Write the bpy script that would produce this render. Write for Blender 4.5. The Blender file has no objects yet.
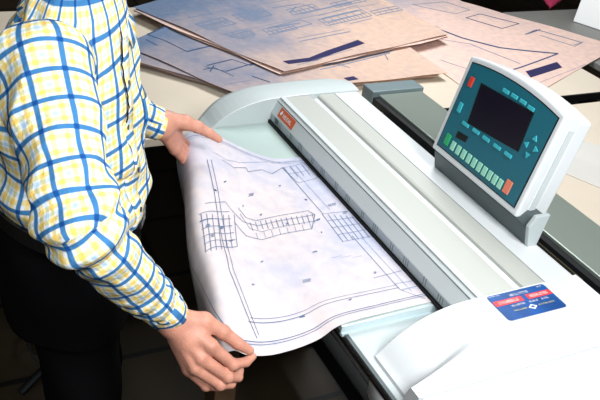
import bpy, bmesh, math, random
import numpy as np
import openvdb
from mathutils import Vector, Matrix, noise

random.seed(7)
C = bpy.context.scene.collection
ZF = 0.95                       # height of the scanner top above the floor; everything is laid out from that top and raised at the end

# ------------------------------------------------------------------ camera frame
cc = np.array([300., 200.])
V1 = np.array([-155., -345.]); V2 = np.array([1950., -50.])
F = math.sqrt(-float((V1 - cc) @ (V2 - cc)))
def _ray(p): return np.array([p[0] - 300, -(p[1] - 200), -F])
Xc = -_ray(V1); Xc /= np.linalg.norm(Xc)
Yc = _ray(V2); Yc /= np.linalg.norm(Yc)
RM = np.array([Xc, Yc, np.cross(Xc, Yc)])
CAM = np.array([0., 0., 1.])
def at(px, py, z=0.0):          # point of a horizontal surface
    d = RM @ _ray((px, py)); t = (z - CAM[2]) / d[2]; return CAM + t * d
def atY(px, py, y):
    d = RM @ _ray((px, py)); t = (y - CAM[1]) / d[1]; return CAM + t * d
def atD(px, py, dep):
    return CAM + RM @ _ray((px, py)) * dep / F

cam = bpy.data.cameras.new('camera'); cam.sensor_width = 36; cam.lens = F / 600 * 36; cam.clip_start = 0.02
co = bpy.data.objects.new('camera', cam); C.objects.link(co)
M = Matrix([[*RM[i], CAM[i] + (ZF if i == 2 else 0)] for i in range(3)] + [[0, 0, 0, 1]])
co.matrix_world = M
bpy.context.scene.camera = co

# ------------------------------------------------------------------ materials
def srgb(r, g, b):
    f = lambda c: (c / 255 / 12.92) if c / 255 <= 0.04045 else ((c / 255 + 0.055) / 1.055) ** 2.4
    return (f(r), f(g), f(b), 1)
def mat(name, col, rough=0.5, metal=0.0, bump=0.0, bscale=200, var=0.0, vscale=8, coat=0.0, spec=0.5, emit=0, sss=0):
    m = bpy.data.materials.new(name); m.use_nodes = True
    nt = m.node_tree; b = nt.nodes['Principled BSDF']
    b.inputs['Base Color'].default_value = col; b.inputs['Roughness'].default_value = rough
    b.inputs['Metallic'].default_value = metal; b.inputs['Coat Weight'].default_value = coat
    b.inputs['Specular IOR Level'].default_value = spec
    if sss:
        b.inputs['Subsurface Weight'].default_value = sss
        b.inputs['Subsurface Radius'].default_value = (0.012, 0.005, 0.003); b.inputs['Subsurface Scale'].default_value = 0.5
    if emit:
        b.inputs['Emission Color'].default_value = col; b.inputs['Emission Strength'].default_value = emit
    tc = nt.nodes.new('ShaderNodeTexCoord')
    if bump:
        n = nt.nodes.new('ShaderNodeTexNoise'); n.inputs['Scale'].default_value = bscale; n.inputs['Detail'].default_value = 4
        nt.links.new(tc.outputs['Object'], n.inputs['Vector'])
        bp = nt.nodes.new('ShaderNodeBump'); bp.inputs['Strength'].default_value = bump; bp.inputs['Distance'].default_value = 0.002
        nt.links.new(n.outputs['Fac'], bp.inputs['Height']); nt.links.new(bp.outputs['Normal'], b.inputs['Normal'])
    if var:
        n = nt.nodes.new('ShaderNodeTexNoise'); n.inputs['Scale'].default_value = vscale; n.inputs['Detail'].default_value = 5
        nt.links.new(tc.outputs['Object'], n.inputs['Vector'])
        mx = nt.nodes.new('ShaderNodeMix'); mx.data_type = 'RGBA'
        mx.inputs['A'].default_value = col
        mx.inputs['B'].default_value = tuple(max(0, c * (1 - var)) for c in col[:3]) + (1,)
        r = nt.nodes.new('ShaderNodeValToRGB'); r.color_ramp.elements[0].position = 0.4; r.color_ramp.elements[1].position = 0.65
        nt.links.new(n.outputs['Fac'], r.inputs['Fac']); nt.links.new(r.outputs['Color'], mx.inputs['Factor'])
        nt.links.new(mx.outputs['Result'], b.inputs['Base Color'])
    return m

GREY = mat('light_grey_plastic', srgb(182, 192, 194), 0.45, bump=0.15, bscale=900)
GREY2 = mat('warm_white_plastic', srgb(182, 185, 179), 0.42, bump=0.1, bscale=900)
CAPG = mat('grey_cap_plastic', srgb(186, 196, 197), 0.45, bump=0.15, bscale=900)
FACEG = mat('rail_grey', srgb(198, 206, 208), 0.5)
FACED = mat('scale_strip_grey', srgb(160, 171, 176), 0.5)
WHITE = mat('white_plastic', srgb(218, 223, 226), 0.4)
TABLE_G = mat('feed_table_green_grey', srgb(176, 194, 190), 0.3)
DARKPL = mat('dark_grey_plastic', srgb(72, 84, 86), 0.5)
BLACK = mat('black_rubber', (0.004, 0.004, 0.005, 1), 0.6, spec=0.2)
BLKMET = mat('black_metal', (0.008, 0.009, 0.01, 1), 0.45, metal=0.0, spec=0.3)
GLASS = mat('guide_clear_plastic', srgb(190, 208, 212), 0.12, coat=0.6)
STEEL = mat('steel', (0.55, 0.56, 0.57, 1), 0.3, metal=1.0)
TEAL = mat('teal_face', srgb(22, 100, 118), 0.42)
CYAN = mat('cyan_key', srgb(58, 176, 190), 0.4)
PALEG = mat('pale_green_key', srgb(150, 214, 190), 0.4)
GREEN = mat('green_key', srgb(40, 165, 105), 0.4)
RED = mat('red_key', srgb(214, 62, 48), 0.4)
SALMON = mat('salmon_key', srgb(226, 128, 100), 0.4)
SCREEN = mat('lcd_glass', srgb(14, 10, 30), 0.3, coat=0.3)
ORANGE = mat('orange_badge', srgb(205, 92, 52), 0.5)
LBLUE = mat('card_blue', srgb(18, 84, 160), 0.35, var=0.35, vscale=14)
LRED = mat('card_red', srgb(226, 62, 66), 0.4)
LWHITE = mat('card_white', srgb(238, 240, 240), 0.5)
LYEL = mat('card_yellow', srgb(222, 216, 140), 0.5)
INK = mat('blue_ink', srgb(86, 108, 140), 0.9)
INKD = mat('dark_blue_ink', srgb(52, 72, 108), 0.9)
INKG = mat('faded_blue_ink', srgb(112, 126, 150), 0.9)
INKS = mat('soft_blue_ink', srgb(140, 158, 184), 0.9)
NAVY = mat('navy_ink', srgb(30, 27, 76), 0.85)
CREAM = mat('cream_laminate', srgb(214, 202, 184), 0.5, var=0.06, vscale=3)
DESKG = mat('grey_desk', srgb(120, 120, 116), 0.5, var=0.1, vscale=3)
TRAYM = mat('grey_green_metal', srgb(138, 148, 140), 0.33, metal=0.35)
TRAYE = mat('blue_grey_metal', srgb(120, 136, 140), 0.4, metal=0.2)
MAGENTA = mat('magenta_cloth', srgb(150, 32, 70), 0.9, bump=0.5, bscale=400)
BRACK = mat('bronze_metal', srgb(72, 66, 54), 0.5, metal=0.5)
SKIN = mat('skin', srgb(208, 146, 124), 0.5, bump=0.5, bscale=260, var=0.16, vscale=30, sss=0.12)
NAIL = mat('nail', srgb(232, 184, 170), 0.3)
HAIR = mat('dark_brown_hair', srgb(48, 34, 26), 0.6, bump=1.0, bscale=300)
EYEW = mat('eye_white', srgb(235, 232, 228), 0.2); EYED = mat('eye_brown', srgb(50, 30, 20), 0.2)
LIP = mat('lip', srgb(190, 112, 100), 0.5)
TROUS = mat('black_trousers', (0.003, 0.003, 0.0035, 1), 0.95, spec=0.05)
LEATHER = mat('black_leather', (0.006, 0.006, 0.006, 1), 0.35)
WOOD = mat('brown_wood', srgb(96, 72, 50), 0.6, var=0.3, vscale=18)

def paper_mat(name, cold, warm, sc, off, gdir=(0, 0, 0), g0=0.0):
    m = bpy.data.materials.new(name); m.use_nodes = True
    nt = m.node_tree; b = nt.nodes['Principled BSDF']; b.inputs['Roughness'].default_value = 0.75
    b.inputs['Specular IOR Level'].default_value = 0.25
    tc = nt.nodes.new('ShaderNodeTexCoord'); n = nt.nodes.new('ShaderNodeTexNoise')
    n.inputs['Scale'].default_value = sc; n.inputs['Detail'].default_value = 6; n.inputs['Roughness'].default_value = 0.55
    mp = nt.nodes.new('ShaderNodeMapping'); mp.inputs['Location'].default_value = (off, off * 0.7, 0)
    nt.links.new(tc.outputs['Object'], mp.inputs['Vector']); nt.links.new(mp.outputs['Vector'], n.inputs['Vector'])
    dp = nt.nodes.new('ShaderNodeVectorMath'); dp.operation = 'DOT_PRODUCT'; dp.inputs[1].default_value = gdir
    nt.links.new(tc.outputs['Object'], dp.inputs[0])
    ad = nt.nodes.new('ShaderNodeMath'); ad.operation = 'ADD'; ad.inputs[1].default_value = g0
    nt.links.new(dp.outputs['Value'], ad.inputs[0])
    a2 = nt.nodes.new('ShaderNodeMath'); a2.operation = 'ADD'
    nt.links.new(ad.outputs[0], a2.inputs[0]); nt.links.new(n.outputs['Fac'], a2.inputs[1])
    r = nt.nodes.new('ShaderNodeValToRGB'); e = r.color_ramp.elements
    e[0].position = 0.25; e[0].color = cold; e[1].position = 0.78; e[1].color = warm
    nt.links.new(a2.outputs[0], r.inputs['Fac'])
    # fine fibre mottling
    n2 = nt.nodes.new('ShaderNodeTexNoise'); n2.inputs['Scale'].default_value = 30; n2.inputs['Detail'].default_value = 5
    nt.links.new(tc.outputs['Object'], n2.inputs['Vector'])
    r2 = nt.nodes.new('ShaderNodeValToRGB'); r2.color_ramp.elements[0].position = 0.3; r2.color_ramp.elements[1].position = 0.7
    r2.color_ramp.elements[0].color = (0.80, 0.85, 0.93, 1)
    nt.links.new(n2.outputs['Fac'], r2.inputs['Fac'])
    mx = nt.nodes.new('ShaderNodeMix'); mx.data_type = 'RGBA'; mx.blend_type = 'MULTIPLY'; mx.inputs['Factor'].default_value = 1
    nt.links.new(r.outputs['Color'], mx.inputs['A']); nt.links.new(r2.outputs['Color'], mx.inputs['B'])
    nt.links.new(mx.outputs['Result'], b.inputs['Base Color'])
    return m
PAPER = paper_mat('blueprint_paper', srgb(166, 183, 216), srgb(220, 208, 207), 3.0, 2.1, (0.25, -0.5, 0), 0.22)
SHEETS = paper_mat('blue_peach_blueprint_paper', srgb(108, 125, 150), srgb(212, 180, 160), 2.2, 5.2, (0.45, 0.45, 0), 0.02)  # mottled, grading from blue-grey to peach across the sheet
SHEETW = paper_mat('pink_blueprint_paper', srgb(140, 150, 170), srgb(228, 195, 180), 2.0, 1.2, (0.45, 0.2, 0), 0.30)
EDGE = mat('browned_paper_edge', srgb(168, 132, 104), 0.8)

def plaid_mat():
    m = bpy.data.materials.new('plaid_cotton'); m.use_nodes = True
    nt = m.node_tree; b = nt.nodes['Principled BSDF']; b.inputs['Roughness'].default_value = 0.85
    b.inputs['Specular IOR Level'].default_value = 0.2
    uv = nt.nodes.new('ShaderNodeUVMap'); uv.uv_map = 'UVMap'
    sp = nt.nodes.new('ShaderNodeSeparateXYZ'); nt.links.new(uv.outputs['UV'], sp.inputs[0])
    outs = []
    for ax in ('X', 'Y'):
        fr = nt.nodes.new('ShaderNodeMath'); fr.operation = 'FRACT'; nt.links.new(sp.outputs[ax], fr.inputs[0])
        r = nt.nodes.new('ShaderNodeValToRGB'); cr = r.color_ramp
        W_ = (0.94, 0.95, 0.96, 1); B_ = (0.93, 0.95, 0.97, 1); Y_ = (0.95, 0.79, 0.39, 1); L_ = (0.68, 0.81, 0.92, 1)
        stops = [(0.0, B_), (0.165, B_), (0.205, W_), (0.27, W_), (0.30, Y_), (0.43, Y_), (0.46, W_), (0.50, W_), (0.53, L_), (0.63, L_), (0.66, W_), (0.70, W_), (0.73, Y_), (0.86, Y_), (0.89, W_), (0.97, W_), (1.0, B_)]
        cr.elements[0].position = 0; cr.elements[0].color = stops[0][1]; cr.elements[1].position = 1; cr.elements[1].color = stops[-1][1]
        for p, c in stops[1:-1]:
            e = cr.elements.new(p); e.color = c
        nt.links.new(fr.outputs[0], r.inputs['Fac']); outs.append(r)
    mx = nt.nodes.new('ShaderNodeMix'); mx.data_type = 'RGBA'; mx.blend_type = 'MULTIPLY'; mx.inputs['Factor'].default_value = 1
    nt.links.new(outs[0].outputs['Color'], mx.inputs['A']); nt.links.new(outs[1].outputs['Color'], mx.inputs['B'])
    def mth(op, a, b_):
        q = nt.nodes.new('ShaderNodeMath'); q.operation = op; nt.links.new(a, q.inputs[0]); nt.links.new(b_, q.inputs[1]); return q.outputs[0]
    def mixc(fac, A_, col):
        q = nt.nodes.new('ShaderNodeMix'); q.data_type = 'RGBA'; nt.links.new(fac, q.inputs['Factor']); nt.links.new(A_, q.inputs['A']); q.inputs['B'].default_value = col; return q.outputs['Result']
    bl = []
    for ax in ('X', 'Y'):
        fr = nt.nodes.new('ShaderNodeMath'); fr.operation = 'FRACT'; nt.links.new(sp.outputs[ax], fr.inputs[0])
        r = nt.nodes.new('ShaderNodeValToRGB'); cr = r.color_ramp
        cr.elements[0].color = (1, 1, 1, 1); cr.elements[0].position = 0.13; cr.elements[1].position = 0.17; cr.elements[1].color = (0, 0, 0, 1)
        e = cr.elements.new(0.96); e.color = (0, 0, 0, 1); e = cr.elements.new(1.0); e.color = (1, 1, 1, 1)
        nt.links.new(fr.outputs[0], r.inputs['Fac']); bl.append(r.outputs['Color'])
    c1 = mixc(mth('MAXIMUM', *bl), mx.outputs['Result'], (0.045, 0.185, 0.41, 1))
    c2 = mixc(mth('MULTIPLY', *bl), c1, (0.006, 0.070, 0.27, 1))
    nt.links.new(c2, b.inputs['Base Color'])
    tc = nt.nodes.new('ShaderNodeTexCoord'); n = nt.nodes.new('ShaderNodeTexNoise'); n.inputs['Scale'].default_value = 38; n.inputs['Detail'].default_value = 3
    nt.links.new(tc.outputs['Object'], n.inputs['Vector'])
    bp = nt.nodes.new('ShaderNodeBump'); bp.inputs['Strength'].default_value = 0.7; bp.inputs['Distance'].default_value = 0.009
    nt.links.new(n.outputs['Fac'], bp.inputs['Height']); nt.links.new(bp.outputs['Normal'], b.inputs['Normal'])
    return m
PLAID = plaid_mat()

def tile_mat():
    m = bpy.data.materials.new('brown_tiles'); m.use_nodes = True
    nt = m.node_tree; b = nt.nodes['Principled BSDF']; b.inputs['Roughness'].default_value = 0.6
    tc = nt.nodes.new('ShaderNodeTexCoord'); br = nt.nodes.new('ShaderNodeTexBrick')
    br.offset = 0.0; br.inputs['Scale'].default_value = 1.0; br.inputs['Brick Width'].default_value = 0.4; br.inputs['Row Height'].default_value = 0.4
    br.inputs['Mortar Size'].default_value = 0.012
    br.inputs['Color1'].default_value = srgb(52, 42, 26); br.inputs['Color2'].default_value = srgb(40, 32, 20); br.inputs['Mortar'].default_value = srgb(8, 7, 6)
    nt.links.new(tc.outputs['Object'], br.inputs['Vector']); nt.links.new(br.outputs['Color'], b.inputs['Base Color'])
    return m
TILE = tile_mat()
WALL = mat('dark_wall_paint', srgb(58, 54, 52), 0.9, bump=0.1)
CEIL = mat('ceiling_white', srgb(205, 205, 200), 0.9, bump=0.1)
LAMP = mat('lamp_diffuser', (1, 1, 1, 1), 0.5, emit=4)

# ------------------------------------------------------------------ object helpers
def thing(name, label, cat, loc, group=None):
    o = bpy.data.objects.new(name, None); C.objects.link(o); o.location = loc
    o['label'] = label; o['category'] = cat
    if group: o['group'] = group
    return o
def worldloc(o):
    v = Vector(o.location); p = o.parent
    while p: v += Vector(p.location); p = p.parent
    return v
def obj(name, bm, m, parent=None, smooth=False, bevel=0, label=None, angle=None):
    """links a bmesh laid out in scene coordinates as one mesh object"""
    if isinstance(bm, bmesh.types.BMesh):
        me = bpy.data.meshes.new(name); bmesh.ops.recalc_face_normals(bm, faces=bm.faces); bm.to_mesh(me); bm.free()
    else: me = bm
    if parent is not None: me.transform(Matrix.Translation(-worldloc(parent)))
    for mm in (m if isinstance(m, (list, tuple)) else [m]): me.materials.append(mm)
    o = bpy.data.objects.new(name, me); C.objects.link(o); o.parent = parent
    if smooth: me.polygons.foreach_set('use_smooth', [True] * len(me.polygons))
    if bevel:
        b = o.modifiers.new('bevel', 'BEVEL'); b.width = bevel; b.segments = 2; b.limit_method = 'ANGLE'; b.angle_limit = math.radians(35)
    if label: o['label'] = label
    return o
def single(name, bm, m, label, cat, group=None, **k):
    o = obj(name, bm, m, **k); o['label'] = label; o['category'] = cat
    if group: o['group'] = group
    return o
def base_origin(o):                 # puts a mesh thing's origin at its own base
    me = o.data; vs = [v.co for v in me.vertices]
    c = Vector((sum(v.x for v in vs) / len(vs), sum(v.y for v in vs) / len(vs), min(v.z for v in vs)))
    me.transform(Matrix.Translation(-c)); o.location = Vector(o.location) + c
def struct(name, bm, m, **k):
    o = obj(name, bm, m, **k); o['kind'] = 'structure'; return o
def box(bm, x0, x1, y0, y1, z0, z1):
    vs = [bm.verts.new((x, y, z)) for z in (z0, z1) for x, y in ((x0, y0), (x1, y0), (x1, y1), (x0, y1))]
    for f in ((3, 2, 1, 0), (4, 5, 6, 7), (0, 1, 5, 4), (1, 2, 6, 5), (2, 3, 7, 6), (3, 0, 4, 7)): bm.faces.new([vs[i] for i in f])
    return bm
def B(*a): return box(bmesh.new(), *a)
def boxes(lst):
    bm = bmesh.new()
    for a in lst: box(bm, *a)
    return bm
def extrudeX(prof, x0, x1, bm=None):          # closed profile in (y, z), run along x
    bm = bm or bmesh.new()
    a = [bm.verts.new((x0, y, z)) for y, z in prof]; b = [bm.verts.new((x1, y, z)) for y, z in prof]
    n = len(prof)
    bm.faces.new(a[::-1]); bm.faces.new(b)
    for i in range(n): bm.faces.new([a[i], a[(i + 1) % n], b[(i + 1) % n], b[i]])
    return bm
def tube(bm, pts, r, seg=12, cap=True):
    pts = [Vector(p) for p in pts]; rs = r if isinstance(r, (list, tuple)) else [r] * len(pts); rings = []
    up = Vector((0, 0, 1))
    for i, p in enumerate(pts):
        d = (pts[min(i + 1, len(pts) - 1)] - pts[max(i - 1, 0)]).normalized()
        s = d.cross(up)
        if s.length < 1e-3: s = d.cross(Vector((1, 0, 0)))
        s.normalize(); u = s.cross(d)
        rings.append([bm.verts.new(p + (s * math.cos(t) + u * math.sin(t)) * rs[i]) for t in [2 * math.pi * k / seg for k in range(seg)]])
    for a, b in zip(rings, rings[1:]):
        for k in range(seg): bm.faces.new([a[k], a[(k + 1) % seg], b[(k + 1) % seg], b[k]])
    if cap: bm.faces.new(rings[0][::-1]); bm.faces.new(rings[-1])
    return bm
def quadpoly(bm, pts, mi=0):
    f = bm.faces.new([bm.verts.new(tuple(p)) for p in pts]); f.material_index = mi; return f

# ------------------------------------------------------------------ signed distance modelling
def nrm(v): v = np.asarray(v, float); return v / np.linalg.norm(v)
def smin(a, b, k):
    if k <= 0: return np.minimum(a, b)
    h = np.clip(0.5 + 0.5 * (b - a) / k, 0, 1); return b * (1 - h) + a * h - k * h * (1 - h)
def cone(P, a, b, ra, rb, sq=None):
    a = np.asarray(a, float); b = np.asarray(b, float); d = b - a
    t = np.clip(((P - a) @ d) / (d @ d), 0, 1)
    q = P - a - t[..., None] * d
    if sq is not None:                         # (axis, factor): flattens the section along one axis
        ax, k = sq; ax = nrm(ax); q = q + (q @ ax)[..., None] * ax * (k - 1)
    return np.sqrt((q ** 2).sum(-1)) - (ra + (rb - ra) * t)
def ell(P, c, r, R=None):
    q = P - np.asarray(c, float)
    if R is not None: q = q @ R.T
    r = np.asarray(r, float)
    k0 = np.sqrt(((q / r) ** 2).sum(-1)); k1 = np.sqrt(((q / r ** 2) ** 2).sum(-1)) + 1e-9
    return k0 * (k0 - 1) / k1
def chain(P, pts, rs, k=0.004):
    d = None
    for i in range(len(pts) - 1):
        e = cone(P, pts[i], pts[i + 1], rs[i], rs[i + 1]); d = e if d is None else smin(d, e, k)
    return d
def polygonise(fn, lo, hi, vox):
    lo = np.array(lo, float); hi = np.array(hi, float); n = np.ceil((hi - lo) / vox).astype(int) + 1
    g = np.stack(np.meshgrid(*[lo[i] + vox * np.arange(n[i]) for i in range(3)], indexing='ij'), -1)
    D = np.empty(n, np.float32)
    for i in range(0, n[0], 24): D[i:i + 24] = fn(g[i:i + 24])
    D[0] = D[-1] = np.maximum(D[0], vox); D[:, 0] = np.maximum(D[:, 0], vox); D[:, -1] = np.maximum(D[:, -1], vox); D[:, :, 0] = np.maximum(D[:, :, 0], vox); D[:, :, -1] = np.maximum(D[:, :, -1], vox)
    G = openvdb.FloatGrid(float(vox * 50)); G.copyFromArray(D)
    pts, quads = G.convertToQuads(isovalue=0.0)
    return np.asarray(pts, float) * vox + lo, np.asarray(quads)
def vmesh(name, parts):
    V = []; Q = []; n = 0
    for p, q in parts: V.append(p); Q.append(q + n); n += len(p)
    V = np.concatenate(V); Q = np.concatenate(Q)
    me = bpy.data.meshes.new(name); me.from_pydata(V.tolist(), [], Q.tolist()); me.update()
    bm = bmesh.new(); bm.from_mesh(me); bmesh.ops.recalc_face_normals(bm, faces=bm.faces)
    bmesh.ops.smooth_vert(bm, verts=bm.verts, factor=0.5, use_axis_x=True, use_axis_y=True, use_axis_z=True)
    bm.to_mesh(me); bm.free()
    me.polygons.foreach_set('use_smooth', [True] * len(me.polygons))
    return me

# ================================================================== THE ROOM
struct('floor', B(-6.5, 2.5, -3, 6, -ZF - 0.05, -ZF), TILE)
struct('ceiling', B(-6.5, 2.5, -3, 6, 1.85, 1.9), CEIL)
struct('wall_back', B(-6.6, -6.5, -3, 6, -ZF, 1.85), WALL)
struct('wall_right', B(-6.5, 2.5, 6, 6.1, -ZF, 1.85), WALL)
struct('wall_left', B(-6.5, 2.5, -3.1, -3, -ZF, 1.85), WALL)
struct('wall_front', B(2.5, 2.6, -3, 6, -ZF, 1.85), WALL)

# ================================================================== THE SCANNER
XL, XR = -1.985, -0.967          # inner faces of the two end caps
XO, XE = -2.095, -0.55           # outer ends
scanner = thing('wide_format_scanner', 'light grey wide-format document scanner on a dark stand, teal control panel at its back', 'scanner', (-1.35, 1.03, -ZF))
body = obj('scanner_body', extrudeX([(0.765, -0.10), (0.765, -0.118), (0.80, -0.20), (1.30, -0.20), (1.30, -0.005), (1.27, -0.003), (1.20, -0.10)], XO + 0.012, XE, None), GREY, scanner, bevel=0.002)
obj('front_trim', boxes([(XO + 0.02, XE, 0.7565, 0.7645, -0.116, -0.106)]), STEEL, body)
obj('front_trim', boxes([(XO + 0.02, XE, 0.757, 0.7655, -0.106, -0.1005)]), DARKPL, body)
obj('front_trim', boxes([(XO + 0.02, XE, 0.761, 0.768, -0.13, -0.116)]), BLKMET, body)
# feed table: raised plate the sheet slides over
obj('feed_table', B(XL, -1.058, 0.752, 1.03, -0.0995, -0.080), TABLE_G, scanner, bevel=0.002)
obj('side_guide', boxes([(-1.060, -1.0545, 0.750, 0.992, -0.1045, -0.0795), (-1.0545, -1.05, 0.7505, 0.99, -0.1045, -0.098)]), GLASS, scanner, label='clear side guide strip of the feed table')
obj('feed_slot', B(XL, XR, 0.985, 1.05, -0.0785, -0.069), BLACK, scanner, label='black feed slot')
# front rail with the scale marks
rail = obj('front_rail', extrudeX([(0.993, -0.070), (0.993, -0.044), (1.012, -0.006), (1.02, -0.001), (1.06, -0.004), (1.06, -0.070)], XL, XR), FACEG, scanner, bevel=0.0015)
obj('scale_strip', B(XL + 0.003, XR, 0.9918, 0.9932, -0.069, -0.046), FACED, rail)
bm = bmesh.new(); x = XL + 0.06
sl = Vector((0, 0.019, 0.038)).normalized(); nn = Vector((0, -0.038, 0.019)).normalized()
def onface(x, s, o=0.0004):            # point on the slanted rail face, s metres up from its lower corner
    return Vector((x, 0.993, -0.044)) + sl * s + nn * o
k = 0
while x < XR - 0.03:
    for dx in ((0, 0.009, 0.018) if k % 2 == 0 else (0, 0.009)):
        box(bm, x + dx, x + dx + 0.0012, 0.991, 0.9918, -0.066, -0.048 + 0.002 * (k % 3))
    k += 1; x += 0.085 if k % 2 else 0.06
obj('scale_marks', bm, DARKPL, rail)
bm = bmesh.new(); quadpoly(bm, [onface(XL, 0.0385), onface(XR, 0.0385), onface(XR, 0.0405), onface(XL, 0.0405)])
obj('rail_groove', bm, DARKPL, rail)
bx0, bx1 = -1.945, -1.845
bm = bmesh.new(); lo = [onface(bx0, 0.006, 0.0005), onface(bx1, 0.006, 0.0005), onface(bx1, 0.036, 0.0005), onface(bx0, 0.036, 0.0005)]
hi = [p + nn * 0.001 for p in lo]
vs = [bm.verts.new(p) for p in lo + hi]
for f in ((0, 1, 2, 3), (4, 5, 6, 7), (0, 1, 5, 4), (1, 2, 6, 5), (2, 3, 7, 6), (3, 0, 4, 7)): bm.faces.new([vs[i] for i in f])
badge = obj('badge', bm, ORANGE, rail, label='orange badge with white lettering')
bm = bmesh.new()
def strokes(bm, org, ux, uy, w, h, n, seed, th=0.18):   # a short run of illegible white strokes standing for letters
    rr = random.Random(seed); cw = w / n
    for i in range(n):
        x0 = i * cw; s = rr.choice('IHLTEO')
        segs = {'I': [(0.4, 0, 0.6, 1)], 'H': [(0.1, 0, 0.3, 1), (0.65, 0, 0.85, 1), (0.1, 0.4, 0.85, 0.6)], 'L': [(0.1, 0, 0.3, 1), (0.1, 0, 0.8, 0.2)],
                'T': [(0.1, 0.8, 0.9, 1), (0.4, 0, 0.6, 1)], 'E': [(0.1, 0, 0.3, 1), (0.1, 0, 0.8, 0.2), (0.1, 0.8, 0.8, 1), (0.1, 0.4, 0.7, 0.6)],
                'O': [(0.1, 0, 0.3, 1), (0.65, 0, 0.85, 1), (0.1, 0, 0.85, 0.2), (0.1, 0.8, 0.85, 1)]}[s]
        for a, b, c, d in segs:
            quadpoly(bm, [org + ux * (x0 + p * cw) + uy * (q * h) for p, q in ((a, b), (c, b), (c, d), (a, d))])
UX = Vector((1, 0, 0)); UY = Vector((0, 1, 0)); UZ = Vector((0, 0, 1))
strokes(bm, onface(-1.918, 0.014, 0.0018), UX, sl, 0.06, 0.012, 5, 3)
quadpoly(bm, [onface(-1.938, 0.018, 0.0018), onface(-1.930, 0.014, 0.0018), onface(-1.923, 0.024, 0.0018), onface(-1.930, 0.031, 0.0018)])
obj('badge_lettering', bm, LWHITE, badge)
bm = bmesh.new()
for i in range(3): box(bm, XL + 0.035 + i * 0.008, XL + 0.040 + i * 0.008, 0.9905, 0.992, -0.064, -0.046)
obj('pictogram', bm, DARKPL, rail)
# scanning lid
lid = obj('scanning_lid', extrudeX([(1.022, -0.03), (1.022, 0.0015), (1.03, 0.003), (1.118, 0.003), (1.124, -0.001), (1.124, -0.03)], XL + 0.002, XR - 0.001), GREY2, scanner, bevel=0.0015)
obj('lid_ridge', B(XL, XR, 1.019, 1.034, 0.001, 0.0042), FACEG, lid)
obj('lid_channel', extrudeX([(1.122, -0.03), (1.122, -0.014), (1.150, -0.010), (1.152, -0.03)], XL, XR), WHITE, scanner)
rear = obj('rear_cover', extrudeX([(1.148, -0.03), (1.150, -0.002), (1.156, 0.001), (1.207, 0.001), (1.207, -0.03)], XL + 0.001, XR - 0.001), GREY2, scanner, bevel=0.001)
obj('rear_seam', B(XL, XR, 1.2065, 1.2115, -0.03, -0.003), DARKPL, rear)
obj('rear_deck', extrudeX([(1.211, -0.03), (1.211, 0.0), (1.29, 0.0), (1.30, -0.006), (1.30, -0.03)], XL - 0.05, XR), WHITE, scanner, bevel=0.001)
# end caps: curved from the low front lip up to the flat top
arc = [(0.783, -0.098), (0.80, -0.082), (0.82, -0.063), (0.845, -0.046), (0.875, -0.030), (0.905, -0.018), (0.94, -0.008), (0.975, -0.002), (1.02, 0.001), (1.10, 0.004)]
def zarc(y):
    ys, zs = zip(*arc); return float(sum(np.interp(y + o, ys, zs) for o in (-0.014, -0.007, 0, 0.007, 0.014)) / 5)
bm = bmesh.new()
# left cap: rounded plan corners at front and back
nx = 8; ycols = [0.76] + list(np.linspace(0.783, 1.30, 30)); grid = []
def lcap_x(y):                       # outer edge in plan
    if y < 0.86: return -2.068 - 0.045 * ((y - 0.76) / 0.1) ** 0.7
    if y > 1.22: return -2.113 + 0.04 * ((y - 1.22) / 0.08) ** 2
    return -2.113
for y in ycols:
    xo = lcap_x(y); row = []
    for i in range(nx + 1):
        t = i / nx; xx = XL + (xo - XL) * t
        z = zarc(y) if y >= 0.783 else -0.098
        z += 0.004 * math.sin(t * math.pi) - 0.012 * max(0, t - 0.8) / 0.2 * (1 if t > .8 else 0)
        row.append(bm.verts.new((xx, y, z)))
    grid.append(row)
for a, b in zip(grid, grid[1:]):
    for i in range(nx): bm.faces.new([a[i], a[i + 1], b[i + 1], b[i]])
low = [[bm.verts.new((v.co.x, v.co.y, -0.2)) for v in (r[0], r[-1])] for r in grid]
for j in range(len(grid) - 1):
    bm.faces.new([grid[j][0], grid[j + 1][0], low[j + 1][0], low[j][0]]); bm.faces.new([grid[j][-1], grid[j + 1][-1], low[j + 1][1], low[j][1]])
bm.faces.new([*grid[0], low[0][1], low[0][0]]); bm.faces.new([*grid[-1], low[-1][1], low[-1][0]])
capl = obj('end_cap', bm, CAPG, scanner, label='curved grey end cap at the far end')
bm = bmesh.new()
pr = [(y, zarc(y)) for y in np.linspace(0.79, 1.12, 30)]
for (y0, z0), (y1, z1) in zip(pr, pr[1:]):
    quadpoly(bm, [(XL + 0.001, y0, z0 + 0.0008), (XL - 0.004, y0, z0 + 0.0014), (XL - 0.004, y1, z1 + 0.0014), (XL + 0.001, y1, z1 + 0.0008)])
obj('cap_edge', bm, WHITE, capl)
# right cap: scooped near the slot, flat towards the outside
bm = bmesh.new(); NX, NY = 100, 80
def sm01(t): t = max(0.0, min(1.0, t)); return t * t * (3 - 2 * t)
def xb(y): return -0.801 - 0.30 * (y - 0.783)
def rcz(x, y):                       # scooped towards the slot, running out into the flat top
    ge = 1.06
    if y >= ge: return 0.002
    t = min(1.0, (ge - y) / (ge - 0.783))
    return zarc(1.10 - 0.317 * t) * (1 - sm01((x - xb(y) + 0.032) / 0.032)) + 0.002 * sm01((x - xb(y) + 0.032) / 0.032)
rows = []
for j in range(NY + 1):
    row = []
    for i in range(NX + 1):
        x = XR + (-0.7615 - XR) * i / NX
        yf = 0.783 - 0.048 * sm01((x + 0.833) / 0.03); y = yf + (1.30 - yf) * (j / NY) ** 1.15
        row.append(bm.verts.new((x, y, min(0.002, rcz(x, y)))))
    rows.append(row)
for a, b in zip(rows, rows[1:]):
    for i in range(NX): bm.faces.new([a[i], a[i + 1], b[i + 1], b[i]])
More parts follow.
